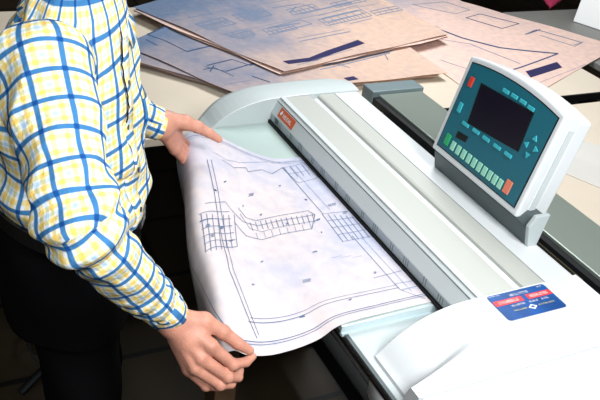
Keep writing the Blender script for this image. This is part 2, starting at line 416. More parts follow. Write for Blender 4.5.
lowr = [[bm.verts.new((v.co.x, v.co.y, -0.2)) for v in (r[0], r[-1])] for r in rows]
topr = rows; rows = [[bm.verts.new(v.co) for v in r] if j in (0, NY) else [bm.verts.new(r[0].co)] + r[1:-1] + [bm.verts.new(r[-1].co)] for j, r in enumerate(rows)]
for j in range(len(rows) - 1):
    bm.faces.new([rows[j][0], rows[j + 1][0], lowr[j + 1][0], lowr[j][0]]); bm.faces.new([rows[j][-1], rows[j + 1][-1], lowr[j + 1][1], lowr[j][1]])
bm.faces.new([*rows[0], lowr[0][1], lowr[0][0]]); bm.faces.new([*rows[-1], lowr[-1][1], lowr[-1][0]])
capr = obj('end_cap', bm, WHITE, scanner, smooth=True, label='scooped white end cap at the near end')
obj('side_module', extrudeX([(0.735, -0.2), (0.735, -0.008), (0.742, 0.0015), (1.29, 0.0015), (1.30, -0.01), (1.30, -0.2)], -0.7592, XE), WHITE, scanner, bevel=0.003)
# instruction card
lc = [at(487, 299, 0.0025), at(543, 287, 0.0025), at(567, 307, 0.0025), at(509, 324, 0.0025)]
lx0, lx1, ly0, ly1 = -0.962, -0.880, 1.037, 1.196
def card(bm, x0, x1, y0, y1, z, r=0.008, n=5):
    pts = []
    for cx, cy, a0 in ((x1 - r, y1 - r, 0), (x0 + r, y1 - r, 90), (x0 + r, y0 + r, 180), (x1 - r, y0 + r, 270)):
        for k in range(n + 1):
            a = math.radians(a0 + 90 * k / n); pts.append((cx + r * math.cos(a), cy + r * math.sin(a), z))
    v = [bm.verts.new(p) for p in pts]; bm.faces.new(v); return v
bm = bmesh.new(); card(bm, lx0, lx1, ly0, ly1, 0.0035); 
cardo = obj('instruction_card', bm, LBLUE, capr, label='blue instruction card with two red bands')
r_ = bmesh.ops.extrude_face_region
bm = bmesh.new()
# reading direction runs along +y, lines go down along +x
zt = 0.0039
def cq(bm, a0, a1, b0, b1): quadpoly(bm, [(lx0 + b0, ly0 + a0, zt), (lx0 + b0, ly0 + a1, zt), (lx0 + b1, ly0 + a1, zt), (lx0 + b1, ly0 + a0, zt)])
cq(bm, 0.002, 0.078, 0.020, 0.036); cq(bm, 0.090, 0.157, 0.020, 0.036)
obj('card_band', bm, LRED, capr)
bm = bmesh.new(); zt2 = 0.0043
def word(a, b, w, h, n, seed): strokes(bm, Vector((lx0 + b, ly0 + a, zt2)), UY, Vector((-1, 0, 0)), w, h, n, seed)
word(0.055, 0.016, 0.05, 0.007, 9, 1); word(0.012, 0.032, 0.055, 0.008, 10, 2); word(0.098, 0.032, 0.05, 0.008, 9, 3)
word(0.036, 0.046, 0.036, 0.005, 7, 4); word(0.084, 0.046, 0.024, 0.005, 5, 5); word(0.118, 0.046, 0.02, 0.005, 4, 6)
word(0.004, 0.006, 0.03, 0.003, 8, 7); word(0.135, 0.008, 0.014, 0.004, 3, 8)
obj('card_lettering', bm, LWHITE, capr)
bm = bmesh.new(); word(0.03, 0.060, 0.036, 0.004, 7, 9); word(0.098, 0.060, 0.045, 0.004, 9, 10)
obj('card_lettering', bm, LYEL, capr)
bm = bmesh.new(); cx, cy = lx0 + 0.059, ly0 + 0.081
for s, a in ((0.010, 0), (0.005, 1)):
    pts = [(cx - s * 0.8, cy, zt2 + a * 0.0003), (cx, cy + s * 1.2, zt2 + a * 0.0003), (cx + s * 0.8, cy, zt2 + a * 0.0003), (cx, cy - s * 1.2, zt2 + a * 0.0003)]
    quadpoly(bm, pts, a)
obj('card_emblem', bm, [LWHITE, LBLUE], capr)
# stand
st = obj('stand', boxes([(-2.0, -0.65, 0.98, 1.22, -0.24, -0.2), (-1.95, -1.87, 1.0, 1.2, -0.9, -0.24), (-0.8, -0.72, 1.0, 1.2, -0.9, -0.24),
    (-1.97, -1.85, 0.85, 1.35, -0.94, -0.9), (-0.82, -0.70, 0.85, 1.35, -0.94, -0.9), (-1.87, -0.8, 1.07, 1.12, -0.75, -0.68)]), BLKMET, scanner, bevel=0.004)
for xx in (-1.91, -0.76):
    for yy in (0.88, 1.32): obj('foot', tube(bmesh.new(), [(xx, yy, -0.95), (xx, yy, -0.935)], 0.025), BLACK, st)

# ---------------- control panel
PK = 0.225; PY0 = 1.238; PZ0 = 0.03
un = Vector((0, PK, 1)).normalized(); pn = Vector((0, -1, PK)).normalized()    # up the face, out of the face
def pan(px, py, off=0.0):            # (a, s): along the face and up the face
    d = RM @ _ray((px, py)); t = (PY0 + PK * (1 - PZ0)) / (d[1] - PK * d[2]); p = Vector(CAM + t * d)
    return p.x, (p - Vector((0, PY0, PZ0))).dot(un)
def pf(a, s, o=0.0): return Vector((a, PY0, PZ0)) + un * s + pn * o
def face_poly(out, o0, o1, bm=None):
    bm = bm or bmesh.new(); a = [bm.verts.new(pf(x, s, o0)) for x, s in out]; b = [bm.verts.new(pf(x, s, o1)) for x, s in out]; n = len(out)
    bm.faces.new(a); bm.faces.new(b[::-1])
    for i in range(n): bm.faces.new([a[i], a[(i + 1) % n], b[(i + 1) % n], b[i]])
    return bm
aL, aR = -1.498, -1.140
def topcurve(x, base, rise): t = (x - aL) / (aR - aL); return base + rise * 4 * t * (1 - t)
outline = [(aL, 0.028), (aR, 0.028)] + [(x, topcurve(x, 0.295, 0.020) ) for x in np.linspace(aR, aL, 13)]
panel = obj('control_panel', face_poly(outline, 0.0, -0.03), WHITE, scanner, bevel=0.005, label='white framed control panel with teal face')
bm = face_poly([(aL + 0.004, 0.032), (aR - 0.003, 0.031)] + [(x, topcurve(x, 0.292, 0.020)) for x in np.linspace(aR - 0.003, aL + 0.004, 13)], -0.030, -0.060); obj('rear_shell', bm, WHITE, panel, bevel=0.002)
bm = face_poly([(aL + 0.02, 0.034), (aR - 0.006, 0.028)] + [(x, topcurve(x, 0.284, 0.02)) for x in np.linspace(aR - 0.006, aL + 0.02, 13)], -0.060, -0.108); obj('rear_shell', bm, WHITE, panel, bevel=0.006)
teal_out = [pan(438, 143), pan(513, 208)]; tr = pan(560, 113); tl = pan(477, 60)
ta0, ta1 = tl[0], tr[0]
tb = teal_out[0][1]
teal = [(-1.483, 0.045), (-1.153, 0.045)] + [(x, topcurve(x, 0.282, 0.018)) for x in np.linspace(-1.153, -1.483, 13)]
bm = face_poly(teal, 0.0012, 0.0002); obj('panel_bezel', bm, BLKMET, panel)
teal2 = [(-1.480, 0.048), (-1.157, 0.048)] + [(x, topcurve(x, 0.279, 0.018)) for x in np.linspace(-1.157, -1.480, 13)]
bm = face_poly(teal2, 0.002, 0.001); obj('face_plate', bm, TEAL, panel, label='teal face plate')
def pquad(pxs, o0, o1, name, m, bev=0.0, shrink=0, label=None):
    pts = [pan(*p) for p in pxs]; return obj(name, face_poly(pts, o1, o0), m, panel, bevel=bev, label=label)
pquad([(468, 123), (519, 152), (535, 113), (482, 83)], 0.0015, 0.0030, 'screen_frame', BLKMET)
pquad([(470, 122), (518, 150), (533, 113.5), (483, 85)], 0.0030, 0.0035, 'screen', SCREEN, label='dark display screen')
pquad([(456, 137), (466, 142.5), (469, 137), (459, 131)], 0.0015, 0.0028, 'small_display', BLKMET)
def key(px, py, w, h, name, m, ht=0.004):
    a, s = pan(px, py); return obj(name, face_poly([(a - w / 2, s - h / 2), (a + w / 2, s - h / 2), (a + w / 2, s + h / 2), (a - w / 2, s + h / 2)], 0.0015 + ht, 0.0015), m, panel, bevel=0.001)
key(472, 82, 0.014, 0.026, 'stop_key', RED)['label'] = 'red key at the top of the panel'
key(461, 107.5, 0.013, 0.026, 'side_key', CYAN)
for px, py in ((507, 91.5), (515.5, 96.5), (524, 102), (532, 108.5)): key(px, py, 0.022, 0.009, 'menu_key', CYAN)
for px, py in ((466.5, 124.5), (477, 131.5), (487, 139), (498, 147), (509, 155)): key(px, py, 0.026, 0.009, 'menu_key', CYAN)
for (px, py), ang in (((536, 139), 90), ((527.5, 144), 180), ((536.5, 150), 0), ((528.5, 155), 270)):
    a, s = pan(px, py); r = 0.0085
    tri = [(a + r * math.cos(math.radians(ang + q)), s + r * math.sin(math.radians(ang + q))) for q in (0, 120, 240)]
    obj('arrow_key', face_poly(tri, 0.005, 0.0015), CYAN, panel)
key(448.5, 139.5, 0.017, 0.030, 'start_key', GREEN)['label'] = 'green start key'
for i in range(10):
    t = i / 9; key(454 + (501 - 454) * t, 146 + (184 - 146) * t, 0.0145, 0.024, 'number_key', PALEG)
key(508.5, 187, 0.020, 0.034, 'clear_key', SALMON)['label'] = 'salmon-coloured key at the end of the row'
bm = bmesh.new()
for s0, s1 in ((0.07, 0.25),): box(bm, aR + 0.0035, aR + 0.0052, 0, 0.012, 0, 0.001)
bm.free()
bm = bmesh.new()
vs = [bm.verts.new(pf(a, q, o)) for a in (aR - 0.004, aR + 0.0006) for q, o in ((0.03, -0.036), (0.03, -0.052), (0.262, -0.052), (0.262, -0.036))]
for f in ((0, 1, 2, 3), (4, 5, 6, 7), (0, 1, 5, 4), (1, 2, 6, 5), (2, 3, 7, 6), (3, 0, 4, 7)): bm.faces.new([vs[i] for i in f])
obj('side_vent', bm, FACEG, panel)
# mounting foot: wedge under the panel
obj('panel_mount', extrudeX([(1.262, 0.0), (1.250, 0.052), (1.272, 0.070), (1.31, 0.070), (1.298, 0.0)], -1.49, -1.104), DARKPL, scanner, bevel=0.002, label='dark grey mounting foot of the control panel')
obj('mount_cheek', extrudeX([(1.262, 0.0), (1.247, 0.058), (1.262, 0.085), (1.304, 0.085), (1.290, 0.0)], -1.104, -1.092), GREY, scanner, bevel=0.002)

# ================================================================== OUTPUT TRAY BEHIND THE SCANNER
tray = thing('output_rail', 'grey-green metal output rail running behind the scanner', 'rail', (-1.5, 1.51, -ZF))
obj('rail_top', B(-2.05, -0.85, 1.425, 1.60, -0.085, -0.052), TRAYM, tray, bevel=0.003)
obj('rail_end', extrudeX([(1.40, -0.13), (1.40, -0.040), (1.61, -0.040), (1.61, -0.13)], -2.12, -2.05), TRAYE, tray, bevel=0.004, label='raised blue-grey end block of the rail')
sd = obj('side_channel', boxes([(-2.05, -0.85, 1.405, 1.425, -0.12, -0.062), (-2.05, -0.85, 1.385, 1.43, -0.125, -0.118)]), BLKMET, tray)
obj('bracket', extrudeX([(1.40, -0.11), (1.40, -0.075), (1.406, -0.075), (1.406, -0.11)], -1.30, -1.02), BRACK, tray, bevel=0.001)
for xx in (-1.98, -1.06):
    obj('bolt', tube(bmesh.new(), [(xx, 1.396, -0.09), (xx, 1.405, -0.09)], 0.008), STEEL, tray)
for xx in (-1.98, -0.92):
    obj('leg', boxes([(xx - 0.02, xx + 0.02, 1.49, 1.53, -0.95, -0.085)]), BLKMET, tray)

# ================================================================== TABLES
def table(name, label, x0, x1, y0, y1, zt, m, legs=BLKMET):
    t = thing(name, label, 'table', ((x0 + x1) / 2, (y0 + y1) / 2, -ZF))
    obj('tabletop', B(x0, x1, y0, y1, zt - 0.03, zt), m, t, bevel=0.003)
    for x in (x0 + 0.08, x1 - 0.08):
        for y in (y0 + 0.08, y1 - 0.08): obj('leg', B(x - 0.025, x + 0.025, y - 0.025, y + 0.025, -ZF, zt - 0.03), legs, t)
    return t
ZT = -0.2
ta = table('work_table', 'cream work table under the spread blueprints beyond the scanner', -3.42, -2.175, -0.75, 2.76, ZT, CREAM)
obj('gap_shade_strip', B(-2.174, -2.165, 1.62, 2.76, ZT - 0.03, ZT + 0.001), BLACK, ta)  # black strip painting in the shade of the gap between the tables
table('work_table', 'cream table behind the output rail, right of the table with the blueprints', -2.095, -0.6, 1.68, 2.86, ZT, CREAM)
table('work_table', 'grey desk in the top right corner beyond the blueprints', -3.17, -1.6, 2.90, 4.5, ZT - 0.004, DESKG)

# ================================================================== BLUEPRINTS ON THE TABLE
def ribbon(bm, pts, w, lift, fn, mi=1, step=0.03):
    """a drawn line laid on the surface fn(u, v) -> point; pts are (u, v)"""
    for (u0, v0), (u1, v1) in zip(pts, pts[1:]):
        L = math.hypot(u1 - u0, v1 - v0)
        if L < 1e-5: continue
        n = max(1, int(L / step)); du, dv = (u1 - u0) / L, (v1 - v0) / L; prev = None
        for i in range(n + 1):
            t = i / n; u = u0 + (u1 - u0) * t; v = v0 + (v1 - v0) * t
            a = bm.verts.new(fn(u - dv * w / 2, v + du * w / 2, lift)); b = bm.verts.new(fn(u + dv * w / 2, v - du * w / 2, lift))
            if prev: f = bm.faces.new([prev[0], prev[1], b, a]); f.material_index = mi
            prev = (a, b)
def rect(u0, v0, u1, v1): return [(u0, v0), (u1, v0), (u1, v1), (u0, v1), (u0, v0)]
def sheet(name, corners, z, m, label, group, lines=(), wob=0.004, th=0.0012, seed=0, nu=26, nv=26, curl=0.0):
    c = [np.array(at(*p, z)) if len(p) == 2 else np.array(p) for p in corners]
    LU = np.linalg.norm(c[1] - c[0]); LV = np.linalg.norm(c[3] - c[0])
    rr = random.Random(seed); ph = [rr.uniform(0, 6) for _ in range(6)]
    def fn(u, v, lift=0.0):
        s = u / LU; t = v / LV
        p = (c[0] * (1 - s) + c[1] * s) * (1 - t) + (c[3] * (1 - s) + c[2] * s) * t
        ed = min(s, 1 - s, t, 1 - t)
        wv = wob * max(0, 1 - ed * 8)
        x = p[0] + wv * math.sin(9 * t * LV + ph[0]) ; y = p[1] + wv * math.sin(11 * s * LU + ph[1])
        h = 0.0015 * (1 + math.sin(7 * x + ph[2]) * math.sin(6 * y + ph[3])) + curl * max(0, 1 - ed * 12) ** 2 * (1 + math.sin(13 * s * LU + 9 * t * LV + ph[4])) * 0.5
        return Vector((x, y, z + h + lift))
    bm = bmesh.new(); G = [[bm.verts.new(fn(LU * i / nu, LV * j / nv, th)) for i in range(nu + 1)] for j in range(nv + 1)]
    G2 = [[bm.verts.new(fn(LU * i / nu, LV * j / nv, 0)) for i in range(nu + 1)] for j in range(nv + 1)]
    for g_, fl in ((G, 0), (G2, 1)):
        for j in range(nv):
            for i in range(nu): bm.faces.new([g_[j][i], g_[j][i + 1], g_[j + 1][i + 1], g_[j + 1][i]])
    per = [(0, i) for i in range(nu)] + [(j, nu) for j in range(nv)] + [(nv, i) for i in range(nu, 0, -1)] + [(j, 0) for j in range(nv, 0, -1)]
    for a, b in zip(per, per[1:] + per[:1]):
        f = bm.faces.new([G[a[0]][a[1]], G[b[0]][b[1]], G2[b[0]][b[1]], G2[a[0]][a[1]]]); f.material_index = 3
    bmesh.ops.recalc_face_normals(bm, faces=bm.faces)
    # ink, given as pixels of the photograph projected on the sheet plane -> (u, v)
    e0 = (c[1] - c[0]) / LU; e1 = (c[3] - c[0]) / LV
    Mx = np.array([[e0[0], e1[0]], [e0[1], e1[1]]]); Mi = np.linalg.inv(Mx)
    def uv(px, py):
        p = at(px, py, z + th)[:2]; q = np.array([0.5, 0.5])
        for _ in range(25):
            f_ = lambda a, b: ((c[0] * (1 - a) + c[1] * a) * (1 - b) + (c[3] * (1 - a) + c[2] * a) * b)[:2]
            f0 = f_(*q); J = np.stack([(f_(q[0] + 1e-4, q[1]) - f0) / 1e-4, (f_(q[0], q[1] + 1e-4) - f0) / 1e-4], 1)
            q = np.clip(q + np.linalg.solve(J, p - f0), 0.004, 0.996)
        return float(q[0] * LU), float(q[1] * LV)
    for pl, w, mi in lines: ribbon(bm, [uv(*p) for p in pl], w, th + 0.0006, fn, mi)
    o = single(name, bm, [m, INKD, NAVY, EDGE, INKG], label, 'blueprint', group); base_origin(o); return o

s2 = [(122, 46), (240, 96), (447, 74), (300, -30)]
# left stack: several sheets lie under the top one, only their edges show
for k in range(5):
    o = 1.2 + k * 1.0
    sheet('blueprint', [(118 + (k % 2) * 3, 56 + o), (240 + (k % 3), 92 + o * 0.75), (440 - k * 2, 76 + k * 0.7), (290, -20)], ZT + 0.007 + 0.0042 * (4 - k), SHEETS,
          'brown-edged blueprint in the stack under the left-hand sheet, only its edge showing', 'blueprints under the left-hand sheet', wob=0.006, seed=20 + k, nu=16, nv=10, curl=0.003)
L2 = [([(137, 30), (171, 24), (216, 45), (187, 52), (165, 41), (137, 30)], 0.007, 1), ([(146, 40), (157, 46)], 0.006, 1),
      ([(207, 66), (232, 60), (250, 66), (262, 63)], 0.007, 1), ([(203, 70), (214, 68), (234, 77)], 0.006, 1), ([(204, 67), (226, 72), (253, 64), (264, 70)], 0.006, 1), ([(252, 77), (270, 83)], 0.011, 1),
      ([(210, 72), (214, 66)], 0.005, 1), ([(190, 60), (200, 58)], 0.003, 4), ([(225, 85), (250, 81)], 0.003, 4), ([(170, 55), (240, 40)], 0.002, 4),
      ([(280, 68), (330, 62), (350, 68)], 0.006, 4), ([(322, 66), (392, 50)], 0.012, 4), ([(320, 70), (390, 53)], 0.004, 4), ([(346, 80), (356, 78)], 0.02, 2), ([(385, 55), (388, 60)], 0.004, 1), ([(150, 28), (170, 33), (190, 30)], 0.003, 4)]
sheet('blueprint', s2, ZT + 0.029, SHEETS, 'blueprint with a dark L-shaped plan, left-hand one on the table, partly under another sheet', 'blueprints on the cream table', L2, seed=2, curl=0.004)
L3 = [([(400, 21), (416, 21), (446, 32), (462, 38), (500, 48), (558, 54)], 0.010, 1), ([(558, 54), (520, 68), (500, 74)], 0.010, 1), ([(434, 38), (470, 44), (520, 64)], 0.004, 4),
      ([(412, 5), (445, 2), (470, 10), (456, 14), (412, 5)], 0.006, 4), ([(466, 18), (480, 14), (519, 24), (502, 29), (466, 18)], 0.007, 1), ([(525, 35), (536, 30), (582, 43), (574, 47)], 0.006, 4), ([(525, 35), (540, 30)], 0.012, 1), ([(540, 36), (572, 46), (584, 42)], 0.004, 4),
      ([(528, 75), (560, 65)], 0.060, 2), ([(522, 90), (590, 66)], 0.003, 4), ([(380, 10), (440, 28)], 0.004, 4), ([(375, 14), (430, 33)], 0.003, 4), ([(440, 60), (500, 80)], 0.003, 4)]
sheet('blueprint', [(343, 2), (500, 115), (620, 47), (424, -9)], ZT + 0.0005, SHEETW, 'large pink-toned blueprint, its navy title block showing above the control panel', 'blueprints on the cream table', L3, seed=3, curl=0.002)
for k in range(2):
    sheet('blueprint', [(132, 11 + k), (281, 74.5 + k * 0.8), (449 - k, 37.5), (300, -46)], ZT + 0.0355 + 0.0045 * (1 - k), SHEETW,
          'brown-edged blueprint directly under the upper middle sheet', 'blueprints under the upper middle sheet', wob=0.006, seed=30 + k, nu=16, nv=10, curl=0.003)
L1 = [([(160, 14), (180, 12)], 0.012, 4), ([(183, 13), (205, 10), (212, 14), (190, 18), (183, 13)], 0.008, 4), ([(195, 25), (222, 18), (236, 24), (208, 30), (195, 25)], 0.010, 4), ([(200, 27), (228, 22)], 0.010, 4),
      ([(232, 16), (250, 12)], 0.012, 4), ([(240, 15), (262, 10), (272, 15), (250, 21), (240, 15)], 0.008, 4), ([(244, 17), (264, 13)], 0.010, 4),
      ([(268, 28), (300, 20), (312, 24), (280, 32), (268, 28)], 0.006, 4), ([(275, 28), (300, 23)], 0.008, 4), ([(230, 36), (248, 31), (254, 35), (238, 39), (230, 36)], 0.008, 4), ([(216, 33), (250, 40), (256, 34)], 0.004, 4),
      ([(272, 8), (300, 4), (320, 10)], 0.006, 4), ([(300, 14), (352, 3)], 0.010, 4), ([(322, 19), (358, 11)], 0.012, 4), ([(318, 16), (356, 6), (364, 14), (328, 23)], 0.004, 4), ([(290, 12), (296, 7)], 0.008, 4),
      ([(297, 39), (344, 30)], 0.003, 4), ([(300, 42), (350, 32)], 0.006, 4), ([(350, 24), (372, 19)], 0.004, 4), ([(285, 63), (312, 60), (330, 53), (361, 42)], 0.034, 2), ([(296, 66), (352, 50)], 0.003, 4),
      ([(150, 8), (230, 0)], 0.004, 4), ([(170, 22), (330, -6)], 0.003, 4), ([(210, 38), (380, 4)], 0.002, 4)]
def cluster(cx, cy, w, h, n):          # a small hatched building plan, skewed like the sheet's own axes
    ax = (w, -w * 0.22); bx = (h * 1.6, h)
    P_ = lambda a, b: (cx + ax[0] * a + bx[0] * b, cy + ax[1] * a + bx[1] * b)
    out = [([P_(0, 0), P_(1, 0), P_(1, 1), P_(0, 1), P_(0, 0)], 0.005, 4), ([P_(0, .5), P_(1, .5)], 0.005, 4)]
    for k in range(1, n): out.append(([P_(k / n, 0.1 if k % 2 else 0.5), P_(k / n, 1)], 0.006, 4))
    return out
for a_ in ((152, 10, 26, 5, 5), (188, 4, 30, 4, 6), (196, 24, 26, 5, 6), (232, 15, 30, 6, 7), (262, 30, 28, 5, 6), (286, 10, 26, 5, 6), (318, 20, 44, 6, 12), (330, 4, 30, 4, 6), (226, 34, 22, 4, 4), (370, 12, 28, 4, 5)): L1 += cluster(*a_)
sheet('blueprint', [(134, 8), (283, 73), (447, 35), (302, -46)], ZT + 0.046, SHEETS, 'uppermost blueprint on the table, with a long navy title strip near its edge', 'blueprints on the cream table', L1, seed=1, curl=0.005)

# pale sheet on the right-hand table
def flat_sheet(corners, z, m, label, th=0.0012, cat='paper sheet', name='paper_sheet'):
    c = [at(*p, z) for p in corners]; bm = bmesh.new()
    a = [bm.verts.new(Vector(p)) for p in c]; b = [bm.verts.new(Vector(p) + Vector((0, 0, th))) for p in c]
    bm.faces.new(a[::-1]); bm.faces.new(b)
    for i in range(4): bm.faces.new([a[i], a[(i + 1) % 4], b[(i + 1) % 4], b[i]])
    o = single(name, bm, m, label, cat); base_origin(o); return o
PALE = mat('pale_grey_paper', srgb(206, 204, 198), 0.8, var=0.08, vscale=4)
flat_sheet([(560, 134), (552, 168), (640, 205), (650, 160)], ZT + 0.001, PALE, 'pale grey paper sheet on the cream table behind the output rail')

# things on the grey desk
wb = thing('white_box', 'white box standing on the grey desk at the top right corner', 'box', tuple(at(600, 25, ZT)))
p0 = at(573, 21, ZT); p1 = at(615, 35, ZT); ex = nrm(p1 - p0); ey = np.array([-ex[1], ex[0], 0])
if ey[0] > 0: ey = -ey
bm = bmesh.new(); vs = []
for zz, sh in ((0, 0.0), (0.30, 0.05)):
    for a, b in ((0, 0), (0.5, 0), (0.5, 0.04), (0, 0.04)):
        vs.append(bm.verts.new(Vector(p0 + ex * a + ey * (b + sh) + np.array([0, 0, zz - 0.002 if zz == 0 else zz]))))
for f in ((3, 2, 1, 0), (4, 5, 6, 7), (0, 1, 5, 4), (1, 2, 6, 5), (2, 3, 7, 6), (3, 0, 4, 7)): bm.faces.new([vs[i] for i in f])
obj('box_side', bm, LWHITE, wb, bevel=0.004)
for a in (0.05, 0.4):
    q = p0 + ex * a + ey * 0.05; obj('foot', B(q[0] - 0.03, q[0] + 0.03, q[1] - 0.02, q[1] + 0.1, q[2] - 0.002, q[2] + 0.02), BLKMET, wb)
# magenta cloth hanging over a dark chair back
ch = thing('office_chair', 'black office chair beyond the grey desk, in the dark at the top edge', 'chair', (-4.75, 3.75, -ZF))
obj('seat', B(-4.98, -4.52, 3.5, 4.0, -0.52, -0.44), BLKMET, ch, bevel=0.03)
obj('backrest', B(-4.56, -4.50, 3.5, 4.0, -0.36, 0.12), BLKMET, ch, bevel=0.02)
obj('post', tube(bmesh.new(), [(-4.75, 3.75, -0.90), (-4.75, 3.75, -0.5)], 0.025), BLKMET, ch)
obj('back_support', B(-4.56, -4.53, 3.72, 3.78, -0.5, -0.3), BLKMET, ch)
for k in range(5):
    a = k * 2 * math.pi / 5
    obj('base_arm', tube(bmesh.new(), [(-4.75, 3.75, -0.88), (-4.75 + 0.27 * math.cos(a), 3.75 + 0.27 * math.sin(a), -0.93)], [0.02, 0.018]), BLKMET, ch)
c0 = at(553, 8, ZT + 0.05)
bm = bmesh.new(); n = 12; G = []
A = [at(538, -6, ZT + 0.03), at(549.5, 9.5, ZT + 0.002), at(566, -2, ZT + 0.03), at(552, -16, ZT + 0.05)]
for j in range(n + 1):
    row = []
    for i in range(n + 1):
        s, t = i / n, j / n; p = (A[1] * (1 - s) + A[2] * s) * (1 - t) + (A[0] * (1 - s) + A[3] * s) * t
        row.append(bm.verts.new((p[0], p[1], p[2] + 0.010 * math.sin(9 * s) * math.sin(7 * t))))
    G.append(row)
for j in range(n):
    for i in range(n): bm.faces.new([G[j][i], G[j][i + 1], G[j + 1][i + 1], G[j + 1][i]])
cl = single('folded_cloth', bm, MAGENTA, 'magenta cloth lying on the grey desk at the top edge', 'cloth', smooth=True)
m_ = cl.modifiers.new('thick', 'SOLIDIFY'); m_.thickness = 0.02
base_origin(cl)

q = atY(217, 388, 0.62); 
post = single('wooden_post', B(q[0] - 0.035, q[0] + 0.035, 0.60, 0.66, -ZF, -0.30), WOOD, 'brown wooden post standing on the floor, seen just below the near hand', 'post', bevel=0.003); base_origin(post)
# dark stool behind the man's legs
stl = thing('stool', 'dark stool with a round chrome foot ring behind the legs of the person, lower left', 'stool', (-2.03, 0.36, -ZF))
obj('seat', tube(bmesh.new(), [(-2.03, 0.36, -0.52), (-2.03, 0.36, -0.47)], 0.16, 24), BLKMET, stl, bevel=0.01)
obj('post', tube(bmesh.new(), [(-2.03, 0.36, -0.92), (-2.03, 0.36, -0.52)], 0.022), BLKMET, stl)
bm = bmesh.new(); tube(bm, [(-2.03 + 0.13 * math.cos(a), 0.36 + 0.13 * math.sin(a), -0.84) for a in np.linspace(0, 2 * math.pi, 33)], 0.008, cap=False); obj('foot_ring', bm, STEEL, stl)
for k in range(4):
    a = k * math.pi / 2 + 0.5; obj('leg', tube(bmesh.new(), [(-2.03, 0.36, -0.86), (-2.03 + 0.2 * math.cos(a), 0.36 + 0.2 * math.sin(a), -0.94)], 0.014), BLKMET, stl)

# ================================================================== THE BLUEPRINT BEING FED
PX0, PX1 = -1.752, -1.0645
secL = [(1.00, -0.0770), (0.95, -0.0770), (0.89, -0.072), (0.83, -0.054), (0.78, -0.032), (0.73, -0.010), (0.69, -0.001), (0.660, -0.010), (0.643, -0.040), (0.641, -0.10), (0.660, -0.20), (0.690, -0.34)]
secM = [(1.00, -0.0770), (0.88, -0.0770), (0.76, -0.0765), (0.70, -0.082), (0.65, -0.076), (0.605, -0.054), (0.572, -0.030), (0.542, -0.024), (0.522, -0.044), (0.515, -0.09), (0.535, -0.20), (0.565, -0.34)]
secR = [(1.00, -0.0770), (0.88, -0.0770), (0.755, -0.0770), (0.70, -0.104), (0.645, -0.116), (0.585, -0.116), (0.535, -0.100), (0.506, -0.080), (0.484, -0.086), (0.478, -0.12), (0.488, -0.16), (0.497, -0.20)]
def sec(u):
    t = u / (PX1 - PX0)
    a = np.array(secL); b = np.array(secM); c = np.array(secR)
    if t < 0.62: k = t / 0.62; k = k * k * (3 - 2 * k) * 0.5 + 0.5 * k; s = a * (1 - k) + b * k
    else: k = (t - 0.62) / 0.38; k = k ** 1.5; s = b * (1 - k) + c * k
    return s
_cache = {}
def secpoly(u):
    key_ = round(u, 4)
    if key_ in _cache: return _cache[key_]
    s = sec(max(0, min(PX1 - PX0, u))); P_ = [s[0]]
    n = len(s)
    for i in range(n - 1):
        p0 = s[max(0, i - 1)]; p1 = s[i]; p2 = s[i + 1]; p3 = s[min(n - 1, i + 2)]
        for k in range(1, 9):
            t = k / 8; P_.append(0.5 * ((2 * p1) + (-p0 + p2) * t + (2 * p0 - 5 * p1 + 4 * p2 - p3) * t * t + (-p0 + 3 * p1 - 3 * p2 + p3) * t ** 3))
    P_ = np.array(P_); L = np.concatenate([[0], np.cumsum(np.hypot(*np.diff(P_, axis=0).T))])
    _cache[key_] = (P_, L); return P_, L
def paperfn(u, v, lift=0.0):
    P_, L = secpoly(u); y = float(np.interp(v, L, P_[:, 0])); z = float(np.interp(v, L, P_[:, 1]))
    e = 0.004; y2 = float(np.interp(v + e, L, P_[:, 0])); z2 = float(np.interp(v + e, L, P_[:, 1]))
    d = Vector((0, y2 - y, z2 - z))
    if d.length < 1e-6: d = Vector((0, 0, -1))
    d.normalize(); nrm_ = Vector((0, d.z, -d.y))
    if nrm_.dot(Vector((0, -0.5, 1))) < 0 and abs(d.z) < 0.7: nrm_ = -nrm_
    sk = max(0.0, min(1.0, (v - 0.06) / 0.24)); sk = sk * sk * (3 - 2 * sk); p = Vector((PX0 + u - 0.040 * sk * 2.1 * (1 - u / (PX1 - PX0)) ** 2 + 0.006 * sk * u / (PX1 - PX0), y, z))
    return p + nrm_ * lift
LVmax = 0.86
NUp, NVp = 60, 110
bm = bmesh.new(); G = []
for j in range(NVp + 1):
    row = []
    for i in range(NUp + 1):
        u = (PX1 - PX0) * i / NUp; L = secpoly(u)[1][-1]
        row.append(bm.verts.new(paperfn(u, min(L, LVmax) * j / NVp)))
    G.append(row)
for j in range(NVp):
    for i in range(NUp): 
        f = bm.faces.new([G[j][i], G[j][i + 1], G[j + 1][i + 1], G[j + 1][i]]); f.smooth = True
pap = single('blueprint', bm, [PAPER], 'pale blueprint held in both hands and fed into the scanner', 'blueprint', 'blueprint in the scanner')
del pap['group']
ink = bmesh.new(); WU = PX1 - PX0
def L_(pts, w=0.0018, mi=0): ribbon(ink, pts, w * 0.9, 0.0014, paperfn, mi, 0.012)
mg = 0.022
# borders along both side edges and the front end
L_([(WU - mg, 0.0), (WU - mg, 0.50)], 0.0018); L_([(WU - mg - 0.006, 0.0), (WU - mg - 0.006, 0.50)], 0.0022)
L_([(mg, 0.0), (mg, 0.72)], 0.0018); L_([(mg + 0.008, 0.0), (mg + 0.008, 0.72)], 0.0014, 1)
L_([(WU - mg, 0.50), (mg, 0.60)], 0.0018)
L_([(WU - 0.07, 0.30), (WU - 0.072, 0.44)], 0.0022); L_([(WU - 0.08, 0.30), (WU - 0.082, 0.43)], 0.0016)
L_([(WU - 0.07, 0.30), (WU - 0.066, 0.06)], 0.0018); L_([(WU - 0.08, 0.30), (WU - 0.076, 0.06)], 0.0014)
L_([(WU - 0.12, 0.02), (WU - 0.115, 0.10)], 0.0016)
